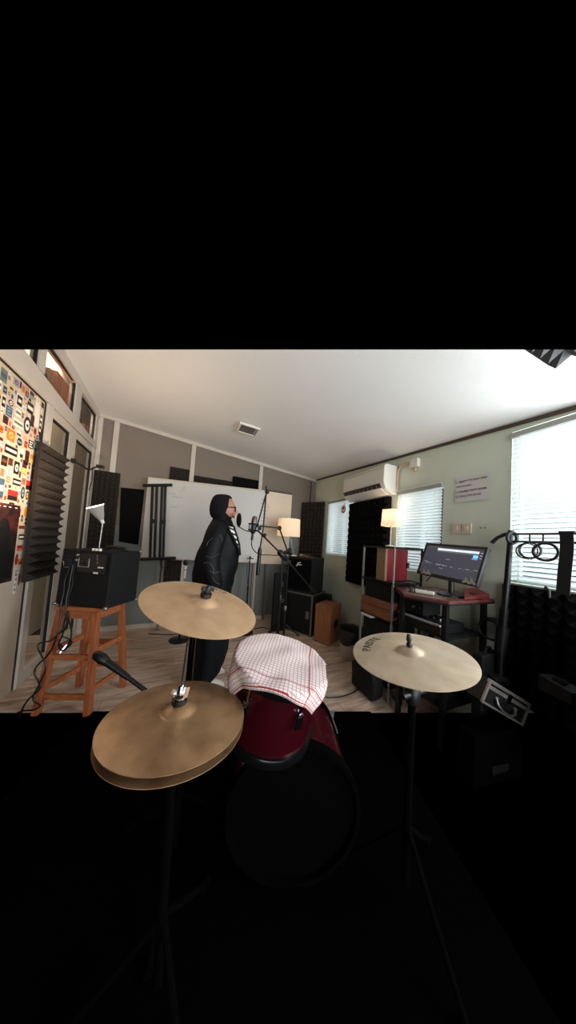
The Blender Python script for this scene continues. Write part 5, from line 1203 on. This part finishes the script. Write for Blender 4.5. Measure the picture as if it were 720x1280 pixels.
# aluminium edged case
Q0, Q1 = V((1.585, .715, .555)), V((1.885, .655, .395))
t = thing('aluminium_case', 'small black case with aluminium edges and handle at the lower right', 'case', (1.72, .68, .31))
ca2 = V((Q1.x-Q0.x, Q1.y-Q0.y, 0)).normalized(); sl_ = (Q1.z-Q0.z)/V((Q1.x-Q0.x, Q1.y-Q0.y, 0)).length
axu = (ca2+V((0, 0, sl_))).normalized(); axn = V((ca2.y, -ca2.x, 0)); axv = axu.cross(axn).normalized()
if axv.z < 0: axv = -axv
LW = (Q1-Q0).length-.015; LH = .125; LD = .13
cq = lambda a, b, n_: Q0+axu*a+axv*(b-LH)+axn*n_
def qbox(mb, a0, a1, b0, b1, n0, n1): return mb.hexa([cq(a0, b0, n0), cq(a1, b0, n0), cq(a1, b1, n0), cq(a0, b1, n0), cq(a0, b0, n1), cq(a1, b0, n1), cq(a1, b1, n1), cq(a0, b1, n1)])
qbox(mb := MB(), 0, LW, 0, LH, -LD, 0); mb.build('shell', M_black, t, bevel=.003)
for (a0, a1, b0, b1, n0, n1) in ((-.003, LW+.003, LH-.014, LH+.003, -.014, .004), (-.003, .008, 0, LH-.014, -.008, .004), (-.003, LW+.003, -.003, .008, -.008, .004), (LW-.012, LW+.003, 0, LH-.014, -.012, .004), (.01, LW-.02, LH-.045, LH-.026, -.002, .003)):
    qbox(mb := MB(), a0, a1, b0, b1, n0, n1); mb.build('aluminium_edge', M_alu2, t, bevel=.0015)
qbox(mb := MB(), LW*.42, LW*.52, LH-.062, LH-.012, .003, .012); mb.build('latch', M_chrome, t, bevel=.002)
mb = MB(); mb.tube([cq(LW*.22, .058, .006), cq(LW*.25, .03, .02), cq(LW*.36, .012, .028), cq(LW*.54, .012, .028), cq(LW*.66, .03, .02), cq(LW*.68, .058, .006)], .006, 8); mb.build('handle', M_steel, t, smooth=True)
for a in (.2, .66):
    qbox(mb := MB(), LW*a, LW*(a+.07), .05, .064, .002, .008); mb.build('handle_mount', M_alu2, t)
# grey topped device on the right
t = thing('cassette_deck', 'dark grey flat device with sloping lid behind the metal case', 'audio unit', (2.0, .56, .42))
mb = MB(); mb.hexa([(1.86, .50, .50), (1.96, .47, .50), (1.965, .60, .50), (1.88, .63, .50), (1.86, .50, .56), (1.96, .47, .56), (1.965, .60, .585), (1.88, .63, .585)]); mb.build('body', mat('grey_deck', (26, 26, 28), .6), t, bevel=.003)
mb = MB(); mb.span((1.89, .53, .575), (1.94, .58, .588)); mb.build('display', M_black, t)
t = thing('keyboard_case', 'tall black padded case standing on the floor between desk and stand', 'case', (1.90, .87, 0))
mb = MB(); mb.span((1.76, .835, .0), (1.97, .898, .60)); mb.build('case_body', M_tolex, t, bevel=.015, seg=3)
mb = MB(); mb.tube([(1.84, .866, .598), (1.85, .866, .625), (1.90, .866, .625), (1.91, .866, .598)], .008, 8); mb.build('handle', M_black, t, smooth=True)
t = thing('cable_coil', 'coil of black cable hanging between desk and stand', 'cable', (1.92, .87, .64))
for k in range(4):
    mb = MB(); mb.torus((1.93+.012*k, .882, .73), (1, .15+.06*k, .05), .062+.004*k, .006, 36, 7); mb.build('cable_loop', M_black, t, smooth=True)
t = thing('pedal', 'small black pedal with bright screws on the bags beside the stand', 'pedal', (1.86, .84, .5))
mb = MB(); mb.hexa([(1.80, .78, .44), (1.90, .76, .44), (1.92, .84, .44), (1.82, .86, .44), (1.80, .78, .47), (1.90, .76, .47), (1.92, .84, .50), (1.82, .86, .50)]); mb.build('case', M_black, t, bevel=.003)
for x, y in ((1.83, .83), (1.87, .82), (1.84, .80)):
    mb = MB(); mb.lathe([(.006, 0), (.006, .008), (0, .009)], (x, y, .478), (0, 0, 1), 10); mb.build('screw', M_chrome, t)
t = one(MB().tube(wob([(1.14, 1.60, .0052), (1.25, 1.57, .0052), (1.39, 1.578, .0052), (1.52, 1.62, .0052), (1.60, 1.68, .0052), (1.66, 1.74, .0052)], 0, 40), .005, 7), 'cable_on_floor', M_black, 'black cable curving over the laminate floor beside the drum', 'cable', smooth=True)

# ------------------------------------------------------------------ drum kit
Rr_ = V((.946, -.323, 0)); Rb = V((-.323, -.946, 0))
o_ = V((-.47, 1.985, 0))
mb = MB(); pts = [o_, o_+Rr_*1.95, o_+Rr_*1.95+Rb*1.75, o_+Rb*1.75]; mb.prism([p+V((0, 0, .0005)) for p in pts], (0, 0, .007))
one(mb, 'drum_rug', M_rug, 'black rug under the drum kit at the bottom edge', 'rug')

def cymbal_bm(R_, bow, bell_r, bell_h, c, n):
    prof = []
    for i in range(13): a = i/12; prof.append((bell_r*a, bow+bell_h*math.cos(a*PI/2)**.9))
    for i in range(1, 19): a = i/18; prof.append((bell_r+(R_-bell_r)*a, bow*(1-a**1.6)))
    bot = [(r, z-.0018) for r, z in prof[::-1]]
    prof[0] = (0, prof[0][1]); bot[-1] = (0, bot[-1][1])
    return MB().lathe(prof+bot, (0, 0, 0), (0, 0, 1), 96, cap=False)
def cymbal(label, name, c, n, R_, m, text, ang, tr, tsz, inkcol, bell_r=.05, stand=None, spin=0):
    c = V(c); n = V(n).normalized(); bow = .014
    t = thing(name, label, 'cymbal', c)
    xa = V((1, 0, 0)); xa = (xa-n*xa.dot(n)).normalized(); Mf = frame_m(c-n*bow*.5, xa, n)
    mb = cymbal_bm(R_, bow, bell_r, .018, c, n); o = mb.build('cymbal', m, None, smooth=50); o.parent = t
    o.matrix_local = Matrix.Translation(-c) @ Mf
    if text:
        tb = text_bm(text, tsz, .0002)
        for v in tb.bm.verts:
            a = ang-v.co.x/tr; r = tr+v.co.y; f = (r-bell_r)/(R_-bell_r); z = bow*(1-f**1.6)+.0008+v.co.z
            v.co = V((r*math.cos(a), r*math.sin(a), z))
        l = tb.build('printed_logo', mat('logo_ink_%d' % inkcol[0], inkcol, .6), None, normals=False); l.parent = o
    return t, Mf, bow
cL, nL = V((.082, .897, .989)), V((.216, -.193, .957))
t, Mf, bow = cymbal('tan crash cymbal tilted on its stand in front of the singer', 'crash_cymbal', cL, nL, .203, M_brass, 'PAISTE', math.radians(69), .172, .036, (112, 88, 64), .052)
W = lambda x, y, z: Mf @ V((x, y, z))
mb = MB(); mb.lathe([(.016, 0), (.02, .004), (.02, .018), (.012, .02)], W(0, 0, bow+.016), nL, 18); mb.build('felt_washer', M_black, t, smooth=True)
mb = MB(); mb.lathe([(.010, 0), (.012, .02), (.008, .026), (0, .026)], W(0, 0, bow+.034), nL, 14); mb.box(W(0, 0, bow+.048), (.05, .008, .014), rotm(.1, .2, .5)); mb.build('wing_nut', M_black, t, smooth=True)
base = V((.06, 1.03, .008))
mb = MB(); mb.tube([W(0, 0, bow-.005), W(0, 0, -.09)], .006, 8); mb.build('tilter_rod', M_chrome, t, smooth=True)
pt = W(0, 0, -.09)
mb = MB(); mb.tube([pt, V((.062, .965, .86)), V((.06, .99, .50))], .0125, 12); mb.build('upper_tube', mat('dark_chrome', (70, 68, 68), .2, metal=1), t, smooth=True)
mb = MB(); mb.tube([V((.06, .99, .52)), V((.06, 1.0, .06))], .015, 12); mb.build('lower_tube', M_kit, t, smooth=True)
tripod(t, V((.06, 1.0, .008)), .24, 0, .24, M_kit)
cR, nR = V((.793, .604, .852)), V((-.121, .034, .992))
t, Mf2, bow = cymbal('pale bronze ride cymbal with black lettering at the lower right', 'ride_cymbal', cR, nR, .203, M_brass2, 'PAISTE', math.radians(117), .150, .046, (44, 38, 30), .046)
W = lambda x, y, z: Mf2 @ V((x, y, z))
mb = MB(); mb.lathe([(.010, 0), (.011, .01), (.007, .018), (.010, .026), (.006, .045), (0, .048)], W(0, 0, bow+.016), nR, 14); mb.build('wing_nut', M_black, t, smooth=True)
mb = MB(); mb.tube([W(0, 0, bow), W(0, 0, -.13)], .008, 8); mb.build('tilter_rod', M_steel, t, smooth=True)
pt = W(0, 0, -.12); bR = V((pt.x, pt.y, .008))
mb = MB(); mb.lathe([(.022, -.02), (.026, 0), (.026, .03), (.014, .045)], pt-V((0, 0, .03)), (0, 0, 1), 14); mb.tube([pt+V((-.05, 0, -.02)), pt+V((.05, -.01, -.01))], .012, 10); mb.build('tilter', M_black, t, smooth=True)
mb = MB(); mb.tube([pt, V((pt.x, pt.y, .06))], .013, 12); mb.build('stand_tube', M_kit, t, smooth=True)
tripod(t, bR, .24, 0, .24, M_kit)
# hi-hat
cH, nH = V((.023, .704, .749)), V((.054, .054, .997))
t, Mf3, bow = cymbal('brown hi-hat cymbal pair with chrome clutch at the bottom edge', 'hi_hat', cH, nH, .178, M_brass3, '', 0, 0, 0, (0, 0, 0), .045)
W = lambda x, y, z: Mf3 @ V((x, y, z))
mb = cymbal_bm(.178, .014, .045, .018, cH, nH); mb.xf(Mf3 @ Matrix.Translation((0, 0, -.022)) @ Matrix.Rotation(PI, 4, 'X')); mb.build('bottom_cymbal', M_brass3, t, smooth=50)
mb = MB(); mb.lathe([(.018, 0), (.02, .003), (.02, .012), (.017, .014)], W(0, 0, bow+.017), nH, 20); mb.build('felt_washer', M_black, t, smooth=True)
mb = MB(); mb.lathe([(.016, 0), (.017, .006), (.010, .010), (.010, .028), (.006, .034), (0, .034)], W(0, 0, bow+.031), nH, 18); mb.box(W(.012, -.008, bow+.05), (.012, .012, .028), rotm(.05, .2, .3)); mb.box(W(-.014, .0, bow+.048), (.02, .006, .012), rotm(0, .5, .3)); mb.build('clutch', M_chrome, t, smooth=True)
mb = MB(); mb.tube([W(0, 0, -.1), W(0, 0, .19)], .0028, 8); mb.build('pull_rod', M_black, t, smooth=True)
mb = MB(); mb.tube([W(0, 0, -.05), V((.03, .71, .06))], .012, 12); mb.build('stand_tube', M_kit, t, smooth=True)
tripod(t, V((.03, .71, .008)), .22, 0, .22, M_kit, a0=.9)

# tom drum
cT, nT = V((.363, .797, .798)), V((.122, -.141, .982)).normalized(); RT_ = .160
M_red = mat('wine_red_lacquer', (52, 6, 14), .22, coat=.5)
t = thing('tom_drum', 'wine red tom drum under the checked cloth', 'drum', cT-nT*.24)
mb = MB(); mb.lathe([(RT_-.008, -.004), (RT_-.004, -.02), (RT_-.004, -.235), (RT_-.012, -.24)], cT, nT, 64); mb.build('shell', M_red, t, smooth=True)
for z in (-.012, -.228):
    mb = MB(); mb.lathe([(RT_-.006, z-.018), (RT_+.006, z-.018), (RT_+.008, z+.002), (RT_+.004, z+.010), (RT_-.006, z+.010), (RT_-.006, z-.018)], cT, nT, 64, cap=False); mb.build('hoop', mat('black_chrome', (40, 40, 42), .2, metal=.8), t, smooth=50)
mb = MB(); mb.lathe([(0, .0), (RT_-.006, .0), (RT_-.006, -.003), (0, -.003)], cT, nT, 48); mb.build('drumhead', M_white, t)
xa = V((1, 0, 0)); xa = (xa-nT*xa.dot(nT)).normalized(); ya = nT.cross(xa)
for k in range(6):
    a = 2*PI*k/6-.45; d = xa*math.cos(a)+ya*math.sin(a)
    mb = MB(); mb.tube([cT+d*(RT_+.006)-nT*.005, cT+d*(RT_+.006)-nT*.10], .004, 8); mb.build('tension_rod', M_chrome, t, smooth=True)
    mb = MB(); mb.box(cT+d*(RT_+.004)-nT*.09, (.022, .022, .045), Matrix((d, nT.cross(d), nT)).transposed()); mb.build('lug', M_chrome, t, bevel=.004)
mb = MB(); mb.tube([cT+V((.13, .10, -.15)), V((.47, .90, .66)), V((.47, .95, .52))], .012, 10); mb.build('mount_arm', M_chrome, t, smooth=True)
# checked cloth
ck = mat('checked_cloth', (224, 212, 208), .9); nt, N, L, b = nodes_of(ck)
tcn = N.new('ShaderNodeUVMap'); sp_ = N.new('ShaderNodeSeparateXYZ'); L.new(tcn.outputs[0], sp_.inputs[0])
def lines(sock, per, wd):
    m1 = N.new('ShaderNodeMath'); m1.operation = 'MULTIPLY'; m1.inputs[1].default_value = 1/per; L.new(sock, m1.inputs[0])
    f1 = N.new('ShaderNodeMath'); f1.operation = 'FRACT'; L.new(m1.outputs[0], f1.inputs[0])
    l1 = N.new('ShaderNodeMath'); l1.operation = 'LESS_THAN'; l1.inputs[1].default_value = wd; L.new(f1.outputs[0], l1.inputs[0]); return l1.outputs[0]
def band(sock, at_, wd):
    m1 = N.new('ShaderNodeMath'); m1.operation = 'SUBTRACT'; m1.inputs[1].default_value = at_; L.new(sock, m1.inputs[0])
    a1 = N.new('ShaderNodeMath'); a1.operation = 'ABSOLUTE'; L.new(m1.outputs[0], a1.inputs[0])
    l1 = N.new('ShaderNodeMath'); l1.operation = 'LESS_THAN'; l1.inputs[1].default_value = wd; L.new(a1.outputs[0], l1.inputs[0]); return l1.outputs[0]
def mx_(a, b_):
    m1 = N.new('ShaderNodeMath'); m1.operation = 'MAXIMUM'; L.new(a, m1.inputs[0]); L.new(b_, m1.inputs[1]); return m1.outputs[0]
CLOTH_F, CLOTH_R = -.118, .105       # the red border stripes, in cloth coordinates
thin = mx_(lines(sp_.outputs['X'], .0125, .24), lines(sp_.outputs['Y'], .0125, .24))
red = mx_(mx_(band(sp_.outputs['Y'], CLOTH_F, .0018), band(sp_.outputs['X'], CLOTH_R, .0018)), band(sp_.outputs['Y'], CLOTH_F-.050, .0016))
m1 = N.new('ShaderNodeMix'); m1.data_type = 'RGBA'; m1.inputs[6].default_value = (*lin((228, 216, 212)), 1); m1.inputs[7].default_value = (*lin((190, 156, 156)), 1); L.new(thin, m1.inputs[0])
m2 = N.new('ShaderNodeMix'); m2.data_type = 'RGBA'; m2.inputs[7].default_value = (*lin((158, 40, 48)), 1); L.new(red, m2.inputs[0]); L.new(m1.outputs[2], m2.inputs[6]); L.new(m2.outputs[2], b.inputs['Base Color'])
e1c = V((.86, -.50, 0)); e1c = (e1c-nT*e1c.dot(nT)).normalized(); e2c = nT.cross(e1c)
Pm, Pp, Qm, Qp = -.215, .165, CLOTH_F-.058, .20; NX, NY = 64, 64
mb = MB(); bm = mb.bm; uvl = bm.loops.layers.uv.new('UVMap'); gv = []; RC = RT_+.010
for i in range(NX+1):
    row = []
    for j in range(NY+1):
        p = Pm+(Pp-Pm)*i/NX; q_ = Qm+(Qp-Qm)*j/NY; rho = math.hypot(p, q_); a = math.atan2(q_, p)
        if rho <= RC: w_ = cT+e1c*p+e2c*q_+nT*(.005+.0025*math.sin(p*40)*math.sin(q_*33))
        else:
            d = e1c*math.cos(a)+e2c*math.sin(a); ov = rho-RC
            fl = .006+.10*ov+.010*math.sin(a*9)*min(1, ov*22)
            w_ = cT+d*(RC+fl)+nT*(.005-.002)-V((0, 0, 1))*ov*.93
        w_ += V(noise.noise_vector(w_*16))*.0035
        row.append((bm.verts.new(w_), (p, q_)))
    gv.append(row)
for i in range(NX):
    for j in range(NY):
        q4 = [gv[i][j], gv[i+1][j], gv[i+1][j+1], gv[i][j+1]]; f = bm.faces.new([k[0] for k in q4])
        for l, k in zip(f.loops, q4): l[uvl].uv = k[1]
o = one(mb, 'checked_cloth', ck, 'white and red checked cloth draped over the tom drum', 'cloth', smooth=80, normals=False)
sd = o.modifiers.new('t', 'SOLIDIFY'); sd.thickness = .002; sd.offset = 1

# bass drum below, mostly out of the picture
cB = V((.50, .93, .245)); axB = V((.34, .94, 0)).normalized(); RB = .235
t = thing('bass_drum', 'dark red bass drum with black hoop below the covered tom', 'drum', (cB.x, cB.y, .008))
mb = MB(); mb.lathe([(RB, -.16), (RB, .15)], cB, axB, 64, cap=False); mb.build('shell', M_red, t, smooth=50)
for z in (-.17, .14):
    mb = MB(); mb.lathe([(RB-.004, z), (RB+.012, z), (RB+.012, z+.035), (RB-.004, z+.035), (RB-.004, z)], cB, axB, 64, cap=False); mb.build('hoop', M_kit, t, smooth=50)
for z in (-.15, .145):
    mb = MB(); mb.lathe([(0, z), (RB-.005, z), (RB-.005, z+.003), (0, z+.003)], cB, axB, 48); mb.build('drumhead', M_kit, t)
for k in range(6):
    a = 2*PI*k/6+.5; u_ = axB.cross(V((0, 0, 1))).normalized(); d = u_*math.cos(a)+V((0, 0, 1))*math.sin(a)
    mb = MB(); mb.tube([cB+d*(RB+.012)+axB*.16, cB+d*(RB+.012)+axB*.05], .004, 8); mb.box(cB+d*(RB+.012)+axB*.165, (.03, .012, .03)); mb.build('claw', M_steel, t)
# black microphone on a low boom at the hi-hat
h0, h1 = V((-.345, 1.395, .642)), V((-.285, 1.37, .602)); h2 = V((-.02, 1.26, .42))
t = thing('snare_microphone', 'black microphone on a low boom pointing up beside the stool', 'microphone', (-.02, 1.26, 0))
dd = (h1-h0).normalized()
mb = MB(); mb.tube([h0, h0+dd*.012, h0+dd*.05, h0+dd*.07], [.010, .021, .023, .018], 14); mb.build('grille_head', M_black, t, smooth=True)
mb = MB(); mb.tube([h0+dd*.065, h0+dd*.13, h0+dd*.2], [.017, .015, .012], 12); mb.build('handle', M_black, t, smooth=True)
mb = MB(); mb.tube([h0+dd*.19, h2], .010, 10); mb.build('boom_arm', M_black, t, smooth=True)
mb = MB(); mb.tube([h2, V((-.02, 1.26, .02))], .011, 10); mb.build('stand_tube', M_kit, t, smooth=True)
mb = MB(); mb.lathe([(.10, .008), (.10, .02), (.02, .03), (0, .03)], (-.02, 1.26, 0), (0, 0, 1), 24); mb.build('round_base', M_kit, t, smooth=True)
mb = MB(); mb.sphere(h2, .02, 12, 8); mb.build('boom_clutch', M_black, t, smooth=True)
